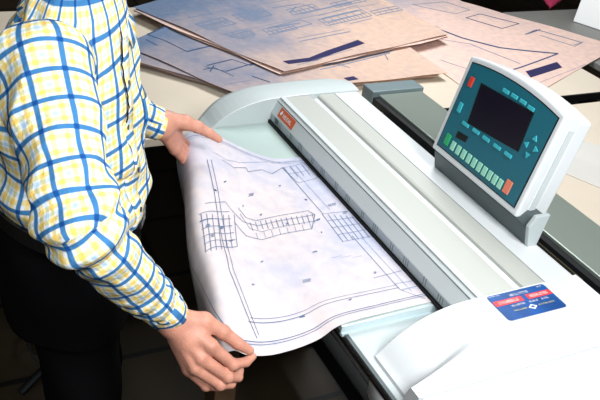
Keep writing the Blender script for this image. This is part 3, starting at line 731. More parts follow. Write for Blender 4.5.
# footprint pixels -> (u, v) on the sheet, flat part
def pu(px, py):
    best = None
    d0 = RM @ _ray((px, py))
    u, v = 0.3, 0.25
    for it in range(40):
        p = paperfn(u, v); q = RM.T @ (np.array(p) - CAM); sx = 300 + F * q[0] / -q[2]; sy = 200 - F * q[1] / -q[2]
        e = 0.004; r = []
        for du, dv in ((e, 0), (0, e)):
            p2 = paperfn(min(WU, u + du), v + dv); q2 = RM.T @ (np.array(p2) - CAM); r.append((300 + F * q2[0] / -q2[2] - sx, 200 - F * q2[1] / -q2[2] - sy))
        J = np.array([[r[0][0], r[1][0]], [r[0][1], r[1][1]]]) / e
        try: s = np.linalg.solve(J, [px - sx, py - sy])
        except Exception: break
        u = float(np.clip(u + 0.6 * s[0], 0, WU - 0.005)); v = float(np.clip(v + 0.6 * s[1], 0, 0.8))
        if abs(px - sx) + abs(py - sy) < 0.2: break
    return u, v
def LP(pts, w=0.0018, mi=0): L_([pu(*p) for p in pts], w, mi)
# long central wing of the plan
LP([(232, 211), (243, 222), (258, 226), (315, 215), (308, 211), (256, 221), (246, 218), (238, 208)], 0.0018)
LP([(234, 222), (246, 236), (262, 240), (312, 229)], 0.0018); LP([(315, 215), (312, 229)], 0.0018); LP([(240, 214), (250, 229), (262, 232), (316, 221)], 0.0014)
for t in np.linspace(0, 1, 13): LP([(250 + 62 * t, 223 - 9 * t), (253 + 62 * t, 231 - 8 * t)], 0.0014)
for t in np.linspace(0, 1, 8): LP([(256 + 54 * t, 233 - 9 * t), (258 + 54 * t, 239 - 9 * t)], 0.0012, 1)
# left wing grid
for a in range(7): LP([(201 + a * 5.5, 214 + a * 0.2), (206 + a * 5.2, 252 - a * 0.8)], 0.0016)
for a in range(6): LP([(199 + a * 1.3, 215 + a * 7.5), (229 + a * 1.6, 212 + a * 7)], 0.0016)
LP([(205, 204), (225, 202), (232, 211)], 0.0014); LP([(200, 222), (212, 219)], 0.003)
# right wing by the slot
for a in range(7): LP([(322 + a * 6, 214 + a * 0.5), (343 + a * 5.3, 242 - a * 0.8)], 0.0015)
for a in range(5): LP([(322 + a * 5, 214 + a * 7), (352 + a * 5.5, 211 + a * 6.2)], 0.0015)
LP([(283, 168), (322, 213)], 0.0016); LP([(290, 166), (330, 210)], 0.0013, 1)
for a in range(5): LP([(284 + a * 6, 168 - a * 1.0), (292 + a * 6, 178 - a * 1.0)], 0.0014)
LP([(282, 168), (304, 163), (318, 178), (298, 183), (282, 168)], 0.0014); LP([(288, 174), (310, 170)], 0.0013)
# stepped outline near the far edge
LP([(222, 160), (234, 168), (246, 168), (248, 172), (262, 170), (272, 174), (282, 168)], 0.0016)
LP([(212, 152), (226, 160), (240, 163), (268, 162), (296, 160)], 0.0014, 1)
LP([(207, 160), (214, 192), (221, 235), (229, 270), (243, 305), (257, 339)], 0.0020); LP([(211, 160), (218, 192), (225, 235), (233, 270), (246, 303), (259, 336)], 0.0016)
# lettering specks and marker blobs
for px, py, w, h in ((251, 195, 6, 3), (307, 281, 9, 3.5), (302, 317, 7, 1.5), (332, 205, 9, 2.5), (345, 213, 5, 2.5), (318, 220, 6, 2), (350, 300, 4, 1.5), (375, 273, 4, 2), (262, 262, 4, 1), (315, 252, 6, 1),
                     (225, 182, 3, 1.5), (280, 186, 3, 1), (243, 206, 2, 2), (261, 215, 3, 2), (287, 224, 4, 2), (208, 226, 5, 3), (222, 228, 4, 3), (231, 241, 4, 2), (212, 236, 4, 3), (253, 285, 3, 1.5)):
    for q in range(4): 
        oy = (q - 1.5) * h / 4; LP([(px - w / 2 + random.uniform(0, 1.5), py + oy + w * 0.1), (px + w / 2 - random.uniform(0, 1.5), py + oy - w * 0.1)], 0.0014)
LP([(305, 199.5), (307, 200.5)], 0.005, 2); LP([(214, 190), (216.5, 191)], 0.005, 2); LP([(321, 232), (322, 233)], 0.003, 2)
for px in (332, 341, 352): LP([(px, 258), (px + 10, 256)], 0.0012, 1)
LP([(352, 236), (400, 290), (425, 299)], 0.0014); LP([(362, 238), (412, 292)], 0.0013, 1); LP([(395, 284), (415, 281), (422, 288)], 0.0013); LP([(402, 290), (420, 286)], 0.003, 1)
me = bpy.data.meshes.new('ink'); ink.to_mesh(me); ink.free()
bm = bmesh.new(); bm.from_mesh(pap.data)
for f in bm.faces: f.material_index = 0
nb = len(bm.faces); bm.from_mesh(me)
bm.faces.ensure_lookup_table()
for f in bm.faces[nb:]: f.material_index += 1
bm.to_mesh(pap.data); bm.free()
for mm in (INK, INKS, NAVY): pap.data.materials.append(mm)
base_origin(pap)

# ================================================================== THE MAN
TC = lambda z: np.array([-1.415, 0.262 + 0.05 * np.clip(z - 0.1, -1, 0.6), 0]) if np.isscalar(z) else None
FW = nrm([0.45, 0.893, 0]); RT = nrm([0.893, -0.45, 0])
SR = np.array([-1.240, 0.200, 0.470]); ER = np.array(atY(79, 224, 0.200)); WR = np.array(atY(165, 310, 0.372))
SL = np.array([-1.585, 0.350, 0.470]); EL = np.array([-1.735, 0.345, 0.190]); WL = np.array(atY(158, 125, 0.545))
zs_ = [-0.10, 0.00, 0.10, 0.20, 0.30, 0.40, 0.47, 0.515, 0.555]
as_ = [0.168, 0.168, 0.170, 0.176, 0.186, 0.190, 0.178, 0.128, 0.076]
bs_ = [0.122, 0.130, 0.138, 0.140, 0.138, 0.126, 0.104, 0.086, 0.066]
cy_ = [0.262, 0.262, 0.266, 0.272, 0.274, 0.274, 0.280, 0.288, 0.296]
def torso(P, grow=0.0):
    z = np.clip(P[..., 2], -0.10, 0.555)
    a = np.interp(z, zs_, as_) + grow; b = np.interp(z, zs_, bs_) + grow; cy = np.interp(z, zs_, cy_)
    qx = P[..., 0] + 1.415; qy = P[..., 1] - cy
    lx = qx * RT[0] + qy * RT[1]; ly = qx * FW[0] + qy * FW[1]
    r = np.sqrt((lx / a) ** 2 + (ly / b) ** 2) + 1e-6
    d = (r - 1) * np.minimum(a, b) * 0.9
    return np.maximum(d, np.maximum(P[..., 2] - 0.550 - grow * 0.3, -0.12 - P[..., 2])), lx, ly
def wr(P, kx, ky, kz, ph): return np.sin(P[..., 0] * kx + P[..., 1] * ky + P[..., 2] * kz + ph)
CUR = WR + (ER - WR) * 0.02; CUL = WL + (EL - WL) * 0.02
def shirt_parts(P):
    t, lx, ly = torso(P, 0.004)
    r = smin(cone(P, SR, ER, 0.082, 0.064), cone(P, ER, CUR, 0.062, 0.040), 0.03)
    l = smin(cone(P, SL, EL, 0.080, 0.062), cone(P, EL, CUL, 0.060, 0.040), 0.03)
    return t, r, l
def rise(y): return 0.40 * np.maximum(0, 0.27 - y)      # the waist sits higher at the back of the leaning figure
def shirt_sdf(P):
    t, r, l = shirt_parts(P)
    w = P + 0.02 * np.stack([wr(P, 9, 14, 7, 0), wr(P, 11, 5, 13, 2), wr(P, 7, 12, 9, 4)], -1)
    fold = 0.0065 * np.abs(wr(w, 38, 30, 12, 1.0)) * wr(w, 6, 9, 11, 2) + 0.005 * wr(w, -22, 26, 44, 0.3) * wr(w, 9, 12, 7, 1)
    # hanging folds below the armpit and round the elbow
    near = np.exp(-((P - np.array([-1.22, 0.30, 0.28])) ** 2).sum(-1) / 0.012)
    fold = fold + near * 0.012 * np.sin(w[..., 0] * 120 + w[..., 1] * 70)
    nelb = np.exp(-((P - ER) ** 2).sum(-1) / 0.010)
    fold = fold + nelb * 0.009 * np.sin((w @ nrm(WR - SR)) * 110)
    ncuf = np.exp(-((P - (CUR * 0.75 + ER * 0.25)) ** 2).sum(-1) / 0.004)
    fold = fold + ncuf * 0.006 * np.sin((w @ nrm(WR - ER)) * 150)
    # slight bagging over the belt
    bag = 0.012 * np.exp(-((P[..., 2] - 0.125 - rise(P[..., 1])) / 0.03) ** 2)
    d = smin(smin(t - bag, r, 0.028), l, 0.028)
    d = d + fold
    for a, b in ((CUR, ER), (CUL, EL)):            # cut the sleeves square at the cuffs
        n_ = nrm(a - b); pl = (P - a) @ n_; near_ = np.sqrt(((P - a) ** 2).sum(-1)) < 0.09
        d = np.where(near_, np.maximum(d, pl), d)
    return np.maximum(d, 0.030 + rise(P[..., 1]) - P[..., 2])
sp, sq = polygonise(shirt_sdf, (-1.90, 0.06, -0.02), (-0.93, 0.62, 0.60), 0.004)
me = vmesh('shirt', [(sp, sq)])
cent = np.empty(len(me.polygons) * 3); me.polygons.foreach_get('center', cent); cent = cent.reshape(-1, 3)
t, r, l = shirt_parts(cent)
which = np.argmin(np.stack([t + 0.0, r, l], -1), -1)
vco = np.empty(len(me.vertices) * 3); me.vertices.foreach_get('co', vco); vco = vco.reshape(-1, 3)
uvl = me.uv_layers.new(name='UVMap'); UVA = np.zeros((len(me.loops), 2))
PER = 0.050
def sleeve_uv(P, S, E, W, side):
    L1 = np.linalg.norm(E - S); d1 = nrm(E - S); d2 = nrm(W - E); L2 = np.linalg.norm(W - E)
    bis = nrm(d1 + d2); low_ = ((P - E) @ bis) > 0
    out = []
    ref = nrm(np.cross(d1, d2)); 
    res = np.zeros(P.shape[:-1] + (2,))
    for flag, O, d, L0 in ((False, S, d1, 0), (True, E, d2, L1)):
        e1 = nrm(ref - (ref @ d) * d); e2 = np.cross(d, e1)
        q = P - O; s = q @ d; an = np.arctan2(q @ e2, q @ e1)
        rad = 0.066 if not flag else 0.060
        m_ = low_ == flag
        res[m_] = np.stack([an * rad + 0.01 * side, s + L0], -1)[m_]
    return res
def torso_uv(P):
    z = np.clip(P[..., 2], -0.1, 0.52); cy = np.interp(z, zs_, cy_); qx = P[..., 0] + 1.415; qy = P[..., 1] - cy
    lx = qx * RT[0] + qy * RT[1]; ly = qx * FW[0] + qy * FW[1]
    an = np.arctan2(ly / 0.135, lx / 0.18)
    return np.stack([an * 0.158, P[..., 2] * 1.0 + 0.10 * lx], -1)
li = np.empty(len(me.loops), int); me.loops.foreach_get('vertex_index', li)
ls = np.empty(len(me.polygons), int); me.polygons.foreach_get('loop_start', ls); lt = np.empty(len(me.polygons), int); me.polygons.foreach_get('loop_total', lt)
fl = np.repeat(np.arange(len(me.polygons)), lt)
LPt = vco[li]
for k, fn in enumerate((torso_uv, lambda P: sleeve_uv(P, SR, ER, CUR, 0), lambda P: sleeve_uv(P, SL, EL, CUL, 1))):
    m_ = which[fl] == k; UVA[m_] = fn(LPt[m_])
# faces that straddle the wrap of an angle: bring their corners to one side
for k, per in ((0, 0.158 * 2 * math.pi), (1, 0.066 * 2 * math.pi), (2, 0.066 * 2 * math.pi)):
    pass
for pi in range(len(ls)):
    s = ls[pi]; n = lt[pi]; u = UVA[s:s + n, 0]
    if u.max() - u.min() > 0.12: UVA[s:s + n, 0] = u[0]
uvl.data.foreach_set('uv', (UVA / PER).ravel())

# ----- body
HC = np.array([-1.420, 0.375, 0.690])           # middle of the head
HF = nrm([0.40, 0.86, -0.30]); HR = nrm(np.cross(HF, [0, 0, 1])); HU = np.cross(HR, HF)
def hp(x, y, z): return HC + HR * x + HF * y + HU * z
HRM = np.array([HR, HF, HU])
def head_sdf(P):
    d = ell(P, hp(0, -0.012, 0.035), (0.076, 0.094, 0.086), HRM)
    d = smin(d, ell(P, hp(0, 0.030, -0.035), (0.060, 0.060, 0.075), HRM), 0.03)
    d = smin(d, ell(P, hp(0, 0.068, -0.092), (0.024, 0.020, 0.018), HRM), 0.03)      # chin
    for s in (-1, 1):
        d = smin(d, cone(P, hp(0.056 * s, -0.01, -0.055), hp(0.022 * s, 0.062, -0.092), 0.014, 0.013), 0.02)   # jaw
        d = smin(d, ell(P, hp(0.040 * s, 0.062, -0.015), (0.018, 0.016, 0.014), HRM), 0.015)       # cheek
        d = smin(d, cone(P, hp(0.012 * s, 0.083, 0.030), hp(0.042 * s, 0.070, 0.030), 0.007, 0.006), 0.008)   # brow
        d = np.maximum(d, -ell(P, hp(0.031 * s, 0.090, 0.010), (0.014, 0.012, 0.009), HRM))
        d = smin(d, ell(P, hp(0.078 * s, -0.012, 0.0), (0.007, 0.018, 0.031), HRM), 0.006)         # ear
        d = smin(d, ell(P, hp(0.010 * s, 0.094, -0.028), (0.008, 0.010, 0.008), HRM), 0.006)       # nostril wing
    d = smin(d, cone(P, hp(0, 0.084, 0.020), hp(0, 0.106, -0.024), 0.007, 0.010), 0.010)
    d = smin(d, ell(P, hp(0, 0.084, -0.055), (0.024, 0.010, 0.006), HRM), 0.006); d = smin(d, ell(P, hp(0, 0.083, -0.066), (0.020, 0.010, 0.006), HRM), 0.006)
    d = smin(d, cone(P, hp(0, -0.02, -0.05), np.array([-1.415, 0.290, 0.47]), 0.054, 0.058), 0.02)
    return d
def big_sdf(P):
    t, lx, ly = torso(P, -0.02)
    d = t
    d = smin(d, cone(P, np.array([-1.415, 0.262, 0.0]), np.array([-1.41, 0.26, -0.05]), 0.12, 0.13), 0.05)
    for S, E, W in ((SR, ER, WR), (SL, EL, WL)):
        d = smin(d, cone(P, S, E, 0.052, 0.042), 0.03); d = smin(d, cone(P, E, W, 0.042, 0.029), 0.01)
    for hip, kn, an in LEGS:
        d = smin(d, cone(P, hip, kn, 0.075, 0.052), 0.04); d = smin(d, cone(P, kn, an, 0.052, 0.036), 0.02)
        d = smin(d, cone(P, an, an + FW * 0.12 + np.array([0, 0, -0.045]), 0.035, 0.022), 0.02)
    d = smin(d, cone(P, [-1.415, 0.285, 0.45], [-1.415, 0.305, 0.56], 0.058, 0.054), 0.03)
    return d
LEGS = [(np.array([-1.325, 0.245, -0.06]), np.array([-1.30, 0.265, -0.47]), np.array([-1.295, 0.215, -0.865])),
        (np.array([-1.505, 0.285, -0.06]), np.array([-1.53, 0.325, -0.47]), np.array([-1.535, 0.275, -0.865]))]

# ----- hands
def DP(px, py, dep): return np.array(atD(px, py, dep))
fwd = RM @ np.array([0, 0, -1.])
dW = float((WR - CAM) @ fwd)
# right hand, seen from the back; depth grows away from the viewer
d0 = dW
H_R = dict(
    wrist=[DP(163, 309, d0), DP(174, 325, d0 + 0.004)],
    thumb=[DP(183, 318, d0 + 0.012), DP(204, 321, d0 + 0.024), DP(223, 332, d0 + 0.042), DP(238, 343.5, d0 + 0.058), DP(249.5, 350.5, d0 + 0.070)],
    index=[DP(181, 322, d0 + 0.010), DP(211, 346, d0 + 0.018), DP(233, 364.5, d0 + 0.050), DP(246, 362.0, d0 + 0.070), DP(253, 356.5, d0 + 0.083)],
    middle=[DP(178, 327, d0 + 0.008), DP(201, 358, d0 + 0.018), DP(228, 377, d0 + 0.052), DP(238, 377, d0 + 0.078), DP(240, 370, d0 + 0.096)],
    ring=[DP(174, 330, d0 + 0.010), DP(195, 368, d0 + 0.024), DP(220, 385, d0 + 0.056), DP(231, 384, d0 + 0.080), DP(235, 378, d0 + 0.098)],
    little=[DP(171, 331, d0 + 0.016), DP(189, 370, d0 + 0.040), DP(206, 386, d0 + 0.064), DP(217, 387, d0 + 0.082), DP(224, 383, d0 + 0.096)])
R_R = dict(thumb=[0.017, 0.0165, 0.0135, 0.0118, 0.0088], index=[0.013, 0.0135, 0.0108, 0.0095, 0.0072], middle=[0.013, 0.0135, 0.0108, 0.0095, 0.0078],
           ring=[0.012, 0.0128, 0.0102, 0.009, 0.0074], little=[0.012, 0.0115, 0.0092, 0.0080, 0.0066])
def hand_sdf(P, H, Rr, arm, ra=0.030, palmdir=None):
    palm = None
    for f in ('index', 'middle', 'ring', 'little'):
        e = cone(P, H[f][0], H[f][1], Rr[f][0], Rr[f][1]); palm = e if palm is None else smin(palm, e, 0.014)
    if palmdir is not None:                       # flesh of the palm
        for f in ('index', 'middle', 'ring', 'little'):
            palm = smin(palm, cone(P, H[f][0] * 0.8 + H[f][1] * 0.2 + palmdir * 0.008, H[f][0] * 0.12 + H[f][1] * 0.88 + palmdir * 0.008, 0.013, 0.011), 0.010)
    palm = smin(palm, cone(P, H['wrist'][0] * 0.5 + H['wrist'][1] * 0.5, H['middle'][0] * 0.6 + H['middle'][1] * 0.4, 0.024, 0.016), 0.02)
    palm = smin(palm, cone(P, H['wrist'][0], H['wrist'][1], 0.021, 0.020), 0.014)
    palm = smin(palm, cone(P, H['wrist'][0] * 0.5 + H['wrist'][1] * 0.5, arm, 0.0255, ra), 0.02)
    th = cone(P, H['thumb'][0], H['thumb'][1], Rr['thumb'][0], Rr['thumb'][1])
    palm = smin(palm, th, 0.014)
    palm = smin(palm, cone(P, H['thumb'][1], H['index'][0] * 0.35 + H['index'][1] * 0.65, 0.010, 0.008), 0.016)   # web
    out = palm
    fs = None
    for f in ('thumb', 'index', 'middle', 'ring', 'little'):
        p = H[f]; q = Rr[f]
        d = smin(cone(P, p[1], p[2], q[1] * 0.97, q[2]), cone(P, p[2], p[3], q[2], q[3]), 0.004)
        d = smin(d, cone(P, p[3], p[4], q[3], q[4]), 0.003)
        d = smin(d, np.sqrt(((P - p[2]) ** 2).sum(-1)) - q[2] * 1.07, 0.004)       # knuckle
        fs = d if fs is None else smin(fs, d, 0.0015)
        out = smin(out, np.maximum(d, -1), 0.007) if f in ('index', 'little', 'thumb') else smin(out, d, 0.006)
    out = smin(out, fs, 0.001)
    for f in ('index', 'middle', 'ring', 'little'):                                # tendons and knuckle heads
        back = nrm(np.cross(np.cross(H['little'][1] - H['index'][1], H['middle'][1] - H['middle'][0]), [0, 0, 1]) + 1e-9)
        a = H[f][0] * 0.7 + H[f][1] * 0.3; b = H[f][1]; o = -fwd * (Rr[f][1] * 0.62)
        out = smin(out, cone(P, a + o, b + o, 0.0040, 0.0062), 0.006)
    return out
pd = nrm(fwd * 0.8 - RM @ np.array([0, 1., 0]) * 0.2)
def right_sdf(P): return hand_sdf(P, H_R, R_R, WR + (ER - WR) * 0.35, 0.034, pd)
allr = np.concatenate([np.array(v) for v in H_R.values()] + [[WR]])
rp = polygonise(right_sdf, allr.min(0) - 0.05, allr.max(0) + 0.05, 0.0016)
dL = float((WL - CAM) @ fwd)
H_L = dict(
    wrist=[DP(164, 118, dL), DP(159.5, 131, dL)],
    thumb=[DP(172, 120, dL + 0.008), DP(185, 122.5, dL + 0.020), DP(197.5, 127.0, dL + 0.036), DP(209, 133.0, dL + 0.048), DP(219, 139.5, dL + 0.060)],
    index=[DP(169, 125, dL + 0.020), DP(178.5, 137, dL + 0.100), DP(189, 147, dL + 0.165), DP(202, 151, dL + 0.185), DP(209, 155, dL + 0.198)],
    middle=[DP(167, 128, dL + 0.016), DP(177, 143, dL + 0.094), DP(190, 154, dL + 0.155), DP(198, 159, dL + 0.175), DP(205, 163, dL + 0.190)],
    ring=[DP(165, 131, dL + 0.010), DP(175.5, 147.5, dL + 0.080), DP(187, 159, dL + 0.138), DP(195, 165, dL + 0.158), DP(202, 169, dL + 0.172)],
    little=[DP(163, 133, dL + 0.006), DP(174, 150, dL + 0.068), DP(183, 160, dL + 0.115), DP(190, 166, dL + 0.135), DP(196, 170, dL + 0.150)])
R_L = dict(thumb=[0.019, 0.019, 0.0150, 0.0125, 0.0090], index=[0.015, 0.0135, 0.0105, 0.009, 0.007], middle=[0.015, 0.0135, 0.0105, 0.0092, 0.0075],
           ring=[0.014, 0.0130, 0.010, 0.0088, 0.0072], little=[0.014, 0.012, 0.0092, 0.0080, 0.0066])
def left_sdf(P): return hand_sdf(P, H_L, R_L, WL + (EL - WL) * 0.35, 0.034, None)
alll = np.concatenate([np.array(v) for v in H_L.values()] + [[WL]])
lp_ = polygonise(left_sdf, alll.min(0) - 0.05, alll.max(0) + 0.05, 0.0018)
bp_ = polygonise(big_sdf, (-1.90, 0.05, -0.95), (-0.95, 0.60, 0.60), 0.007)
hd_ = polygonise(head_sdf, (-1.57, 0.20, 0.44), (-1.28, 0.58, 0.86), 0.003)
me_body = vmesh('body', [bp_, hd_, rp, lp_])
person = obj('person', me_body, [SKIN, LIP], None)
person['label'] = 'person in blue and yellow plaid shirt and black trousers holding a blueprint in both hands'; person['category'] = 'person'
person.data.transform(Matrix.Translation((1.415, -0.262, ZF))); person.location = (-1.415, 0.262, -ZF)
obj('shirt', me, PLAID, person, smooth=True)
# nails
def nail(tip, prev, nrmv, w, l):
    d = Vector(nrm(tip - prev)); n_ = Vector(nrmv); n_ = (n_ - d * n_.dot(d)).normalized(); s = d.cross(n_); bm = bmesh.new(); G = []
    for j in range(7):
        row = []
        for i in range(7):
            a = (i - 3) / 3; b = j / 6; ww = w * (1 - 0.25 * (abs(b - 0.5) * 2) ** 3)
            row.append(bm.verts.new(Vector(tip) + d * (l * (b - 0.45)) + s * (a * ww * 0.5) + n_ * (-0.0022 * a * a)))
        G.append(row)
    for j in range(6):
        for i in range(6): bm.faces.new([G[j][i], G[j][i + 1], G[j + 1][i + 1], G[j + 1][i]])
    return bm
upv = RM @ np.array([0.1, 0.8, 0.6])
tp = H_R['thumb'][4]; obj('fingernail', nail(tp + nrm(upv) * 0.0085, H_R['thumb'][3] + nrm(upv) * 0.009, upv, 0.011, 0.014), NAIL, person, smooth=True)
# cuffs
def cuff(c, e, r, L):
    d = Vector(nrm(np.array(c) - np.array(e))); up = Vector((0, 0, 1)); s = d.cross(up).normalized(); u = s.cross(d); bm = bmesh.new(); uvl = bm.loops.layers.uv.new('UVMap')
    prof = [(-L, r * 0.90), (-L + 0.002, r * 1.0), (-L * 0.5, r * 1.03), (-0.002, r), (0, r * 0.97), (0, r * 0.90), (-0.02, r * 0.86)]
    seg = 40; R_ = []
    for t, rr in prof: R_.append([bm.verts.new(Vector(c) + d * t + (s * math.cos(a) * 1.12 + u * math.sin(a) * 0.95) * rr * (1 + 0.025 * math.sin(3 * a + 1))) for a in [2 * math.pi * k / seg for k in range(seg)]])
    for j in range(len(prof) - 1):
        for k in range(seg):
            f = bm.faces.new([R_[j][k], R_[j][(k + 1) % seg], R_[j + 1][(k + 1) % seg], R_[j + 1][k]])
            for lo, (jj, kk) in zip(f.loops, ((j, k), (j, k + 1), (j + 1, k + 1), (j + 1, k))):
                lo[uvl].uv = (2 * math.pi * kk / seg * r / PER, prof[jj][0] / PER + 0.45)
    return bm
obj('cuff', cuff(WR + (WR - ER) * 0.03, ER, 0.0405, 0.055), PLAID, person, smooth=True)
obj('cuff', cuff(WL + (WL - EL) * 0.03, EL, 0.040, 0.055), PLAID, person, smooth=True)
# collar
def collar():
    bm = bmesh.new(); uvl = bm.loops.layers.uv.new('UVMap'); n = 48; rows = []
    c0 = np.array([-1.412, 0.298, 0.0])
    for i in range(n + 1):
        th = math.radians(18 + 324 * i / n)        # 0 = front
        f = 1 - min(i, n - i) / (n / 2)            # 1 at the front points
        dirv = nrm(FW + 0.35 * RT) * math.cos(th) + nrm(RT - 0.35 * FW) * math.sin(th)
        row = []
        for h, (zz, rr) in enumerate(((0.512 - 0.030 * f ** 2, 0.062), (0.560 - 0.055 * f ** 2, 0.062), (0.564 - 0.055 * f ** 2, 0.067), (0.538 - 0.058 * f ** 2, 0.085), (0.508 - 0.062 * f ** 3, 0.104 + 0.004 * f))):
            p = c0 + dirv * rr * (1 if h < 3 else 1 + 0.10 * f); row.append(bm.verts.new((p[0], p[1] + 0.012 * (zz - 0.52) / 0.04, zz)))
        rows.append(row)
    for i in range(n):
        for h in range(4):
            f = bm.faces.new([rows[i][h], rows[i + 1][h], rows[i + 1][h + 1], rows[i][h + 1]])
            for lo, (a, b) in zip(f.loops, ((i, h), (i + 1, h), (i + 1, h + 1), (i, h + 1))): lo[uvl].uv = ((a / n * 0.56 + b * 0.018) * 0.7 / PER, (a / n * 0.56 - b * 0.018) * 0.7 / PER + 0.3)
    return bm
co_ = obj('collar', collar(), PLAID, person, smooth=True); sm = co_.modifiers.new('thick', 'SOLIDIFY'); sm.thickness = 0.003
# placket: strip down the front over the buttons, following the shirt surface
def lofs(z): return 0.060 * float(np.clip((0.56 - z) / 0.16, 0, 1))
def surf_front(lat, z):              # shirt surface point at lateral offset lat (+ = right arm side) and height z
    cy = np.interp(z, zs_, cy_); o = np.array([-1.415, cy, z]) + RT * (lat + lofs(z))
    lo_, hi_ = 0.0, 0.25
    ts = np.linspace(0.02, 0.24, 90); pts = o + ts[:, None] * FW; d = shirt_sdf(pts); k = np.argmax(d > 0)
    return pts[k]
bm = bmesh.new(); prev = None; uvl2 = bm.loops.layers.uv.new('UVMap'); ZS = np.linspace(0.475, 0.09, 34)
for i, z in enumerate(ZS):
    row = []
    for lat, off in ((-0.0165, 0.0), (-0.015, 0.0035), (0.015, 0.0042), (0.0175, 0.0)):
        p = surf_front(lat, z) + FW * off; row.append(bm.verts.new(p))
    if prev:
        for k in range(3):
            f = bm.faces.new([prev[k], prev[k + 1], row[k + 1], row[k]])
            for lo, (a, b) in zip(f.loops, ((k, i - 1), (k + 1, i - 1), (k + 1, i), (k, i))): lo[uvl2].uv = ((0.015, 0.016, 0.045, 0.048)[a] / PER, ZS[b] / PER + 0.2)
    prev = row
plk = obj('placket', bm, PLAID, person, smooth=True)
for z in (0.40, 0.31, 0.22, 0.13):
    p = surf_front(0.0, z) + FW * 0.004
    obj('button', tube(bmesh.new(), [p, p + FW * 0.0025], 0.0055, 14), mat('button_dark', srgb(30, 40, 60), 0.3), plk)
line_pts = []  # thin black line running down the shirt beside the placket
for z in np.linspace(0.49, 0.33, 16): line_pts.append(surf_front(0.021, z) + FW * 0.003)
obj('placket_line', tube(bmesh.new(), line_pts, 0.0015, 8), BLACK, person, smooth=True)
# chest pocket on the left breast
bm = bmesh.new(); uvp = bm.loops.layers.uv.new('UVMap'); G = []
for j in range(9):
    row = []
    for i in range(8):
        lat = -0.065 - 0.085 * i / 7; z = 0.34 - 0.11 * j / 8 - (0.012 * (1 - abs(i - 3.5) / 3.5) if j == 8 else 0)
        p = surf_front(lat, z) + FW * (0.005 if 0 < i < 7 and j < 8 else 0.001); row.append(bm.verts.new(p))
    G.append(row)
for j in range(8):
    for i in range(7):
        f = bm.faces.new([G[j][i], G[j][i + 1], G[j + 1][i + 1], G[j + 1][i]])
        for lo, (a, b) in zip(f.loops, ((i, j), (i + 1, j), (i + 1, j + 1), (i, j + 1))): lo[uvp].uv = (a * 0.013 / PER, -b * 0.0137 / PER)
pk = obj('chest_pocket', bm, PLAID, person, smooth=True); s_ = pk.modifiers.new('thick', 'SOLIDIFY'); s_.thickness = 0.002
# trousers
def trouser_sdf(P):
    z = P[..., 2]
    t, lx, ly = torso(P, 0.006)
    a = np.interp(z, [-0.25, -0.12, -0.02, 0.06], [0.185, 0.189, 0.187, 0.188]); b = np.interp(z, [-0.25, -0.12, -0.02, 0.06], [0.13, 0.144, 0.147, 0.150])
    r = np.sqrt((lx / a) ** 2 + (ly / b) ** 2)
    d = np.maximum((r - 1) * 0.12, np.maximum(z - 0.085 - rise(P[..., 1]), -0.14 - z))
    for hip, kn, an in LEGS:
        g_ = smin(cone(P, hip, kn, 0.098, 0.074), cone(P, kn, an + np.array([0, 0, -0.04]), 0.072, 0.060), 0.03)
        d = smin(d, g_, 0.035)
    d = d + 0.004 * wr(P, 20, 14, 26, 0) * wr(P, 9, 12, 5, 1)
    return np.maximum(d, -0.915 - z)
tp_ = polygonise(trouser_sdf, (-1.68, 0.06, -0.95), (-1.15, 0.50, 0.20), 0.006)
obj('trousers', vmesh('trousers', [tp_]), TROUS, person, smooth=True)
# belt and buckle
bm = bmesh.new(); seg = 72; R0 = []; R1 = []; R2 = []; R3 = []
for k in range(seg):
    a = 2 * math.pi * k / seg; c_ = np.array([-1.415, 0.262, 0]) 
    for RR, zz, g_ in ((R0, 0.060, 0.016), (R1, 0.092, 0.016), (R2, 0.092, -0.01), (R3, 0.060, -0.01)):
        p = c_ + RT * math.cos(a) * (0.176 + g_) + FW * math.sin(a) * (0.136 + g_); RR.append(bm.verts.new((p[0], p[1], zz + float(rise(p[1])))))
for A_, B_2 in ((R0, R1), (R1, R2), (R2, R3), (R3, R0)):
    for k in range(seg): bm.faces.new([A_[k], A_[(k + 1) % seg], B_2[(k + 1) % seg], B_2[k]])
belt = obj('belt', bm, LEATHER, person)
bc = np.array([-1.415, 0.262, 0.076]) + FW * 0.1515
bm = bmesh.new()
for s0, s1, z0, z1 in ((-0.022, 0.022, -0.018, -0.013), (-0.022, 0.022, 0.013, 0.018), (-0.022, -0.017, -0.013, 0.013), (0.017, 0.022, -0.013, 0.013), (-0.017, 0.006, -0.002, 0.002)):
    vs = []
    for o in (0, 0.005):
        for s, z in ((s0, z0), (s1, z0), (s1, z1), (s0, z1)): vs.append(bm.verts.new(bc + RT * s + FW * o + np.array([0, 0, z])))
    for f in ((0, 1, 2, 3), (4, 5, 6, 7), (0, 1, 5, 4), (1, 2, 6, 5), (2, 3, 7, 6), (3, 0, 4, 7)): bm.faces.new([vs[i] for i in f])
obj('belt_buckle', bm, STEEL, belt)
# shoes
for hip, kn, an in LEGS:
    def shoe_sdf(P, an=an):
        h = np.array([an[0], an[1], -0.905]); to = h + FW * 0.165 - np.array([0, 0, 0.012]); hl = h - FW * 0.045
        d = cone(P, hl, to, 0.042, 0.040, (np.array([0, 0, 1.]), 1.0)); d = smin(d, cone(P, an, h + FW * 0.03, 0.046, 0.045), 0.03)
        return np.maximum(d, -0.949 - P[..., 2])
    q = polygonise(shoe_sdf, (an[0] - 0.12, an[1] - 0.14, -0.96), (an[0] + 0.14, an[1] + 0.26, -0.78), 0.005)
    obj('shoe', vmesh('shoe', [q]), LEATHER, person, smooth=True)
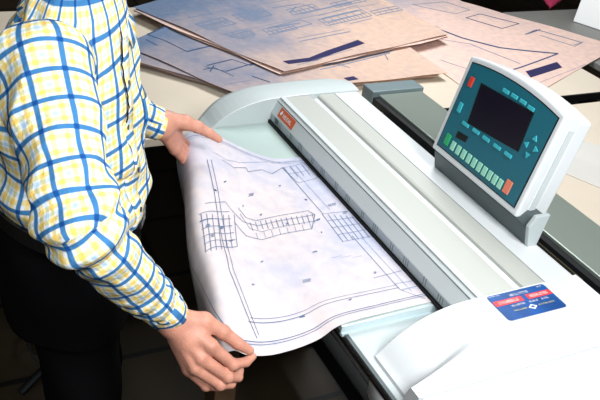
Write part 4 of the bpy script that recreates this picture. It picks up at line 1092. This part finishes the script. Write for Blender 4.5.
# hair, eyes
def hair_sdf(P):
    d = ell(P, hp(0, -0.018, 0.044), (0.083, 0.100, 0.092), HRM) + 0.0025 * wr(P, 160, 90, 120, 0)
    cut = (P - hp(0, 0.052, 0.065)) @ nrm(HF * 0.92 - HU * 0.38)         # leaves the face free
    low_ = -((P - hp(0, -0.02, -0.035)) @ HU)
    ears = ((P - hp(0, 0.015, 0.02)) @ nrm(HF * 0.8 - HU * 0.6))
    return np.maximum(np.maximum(np.maximum(d, cut), low_), ears)
obj('hair', vmesh('hair', [polygonise(hair_sdf, (-1.57, 0.20, 0.52), (-1.28, 0.58, 0.86), 0.003)]), HAIR, person, smooth=True)
for s in (-1, 1):
    bm = bmesh.new(); bmesh.ops.create_uvsphere(bm, u_segments=20, v_segments=12, radius=0.0115, matrix=Matrix.Translation(Vector(hp(0.031 * s, 0.074, 0.010))))
    e_ = obj('eye', bm, EYEW, person, smooth=True)
    bm = bmesh.new(); bmesh.ops.create_uvsphere(bm, u_segments=16, v_segments=10, radius=0.0055, matrix=Matrix.Translation(Vector(hp(0.031 * s, 0.0808, 0.009))))
    obj('iris', bm, EYED, e_, smooth=True)

# ================================================================== LIGHT
def area(name, loc, target, sx, sy, power, col=(1, 1, 1)):
    l = bpy.data.lights.new(name, 'AREA'); l.shape = 'RECTANGLE'; l.size = sx; l.size_y = sy; l.energy = power; l.color = col
    o = bpy.data.objects.new(name, l); C.objects.link(o); o.location = loc
    o.rotation_euler = (Vector(target) - Vector(loc)).to_track_quat('-Z', 'Y').to_euler(); return o
area('key_lamp', (0.25, 1.15, 1.6), (-1.35, 0.8, 0.0), 0.6, 0.6, 50, (1.0, 1.0, 1.0))
area('camera_flash', (0.3, -0.1, 1.4), (-1.3, 0.6, 0.1), 0.35, 0.35, 27, (0.93, 0.97, 1.0))
area('overhead_fill', (-2.8, 2.0, 1.83), (-2.8, 2.0, 0.0), 1.4, 0.6, 62, (0.95, 0.98, 1.0))  # unseen overhead light, added to brighten the tables
w = bpy.data.worlds.new('world'); bpy.context.scene.world = w; w.use_nodes = True
w.node_tree.nodes['Background'].inputs[0].default_value = (0.5, 0.55, 0.6, 1); w.node_tree.nodes['Background'].inputs[1].default_value = 0.05

# raise everything so that the floor is at z = 0
for o in bpy.context.scene.objects:
    if o.parent is None and o.type != 'CAMERA': o.location.z += ZF

sc = bpy.context.scene
sc.view_settings.view_transform = 'Standard'; sc.view_settings.look = 'None'; sc.view_settings.gamma = 1; sc.view_settings.exposure = 0.0
sc.view_settings.use_curve_mapping = False
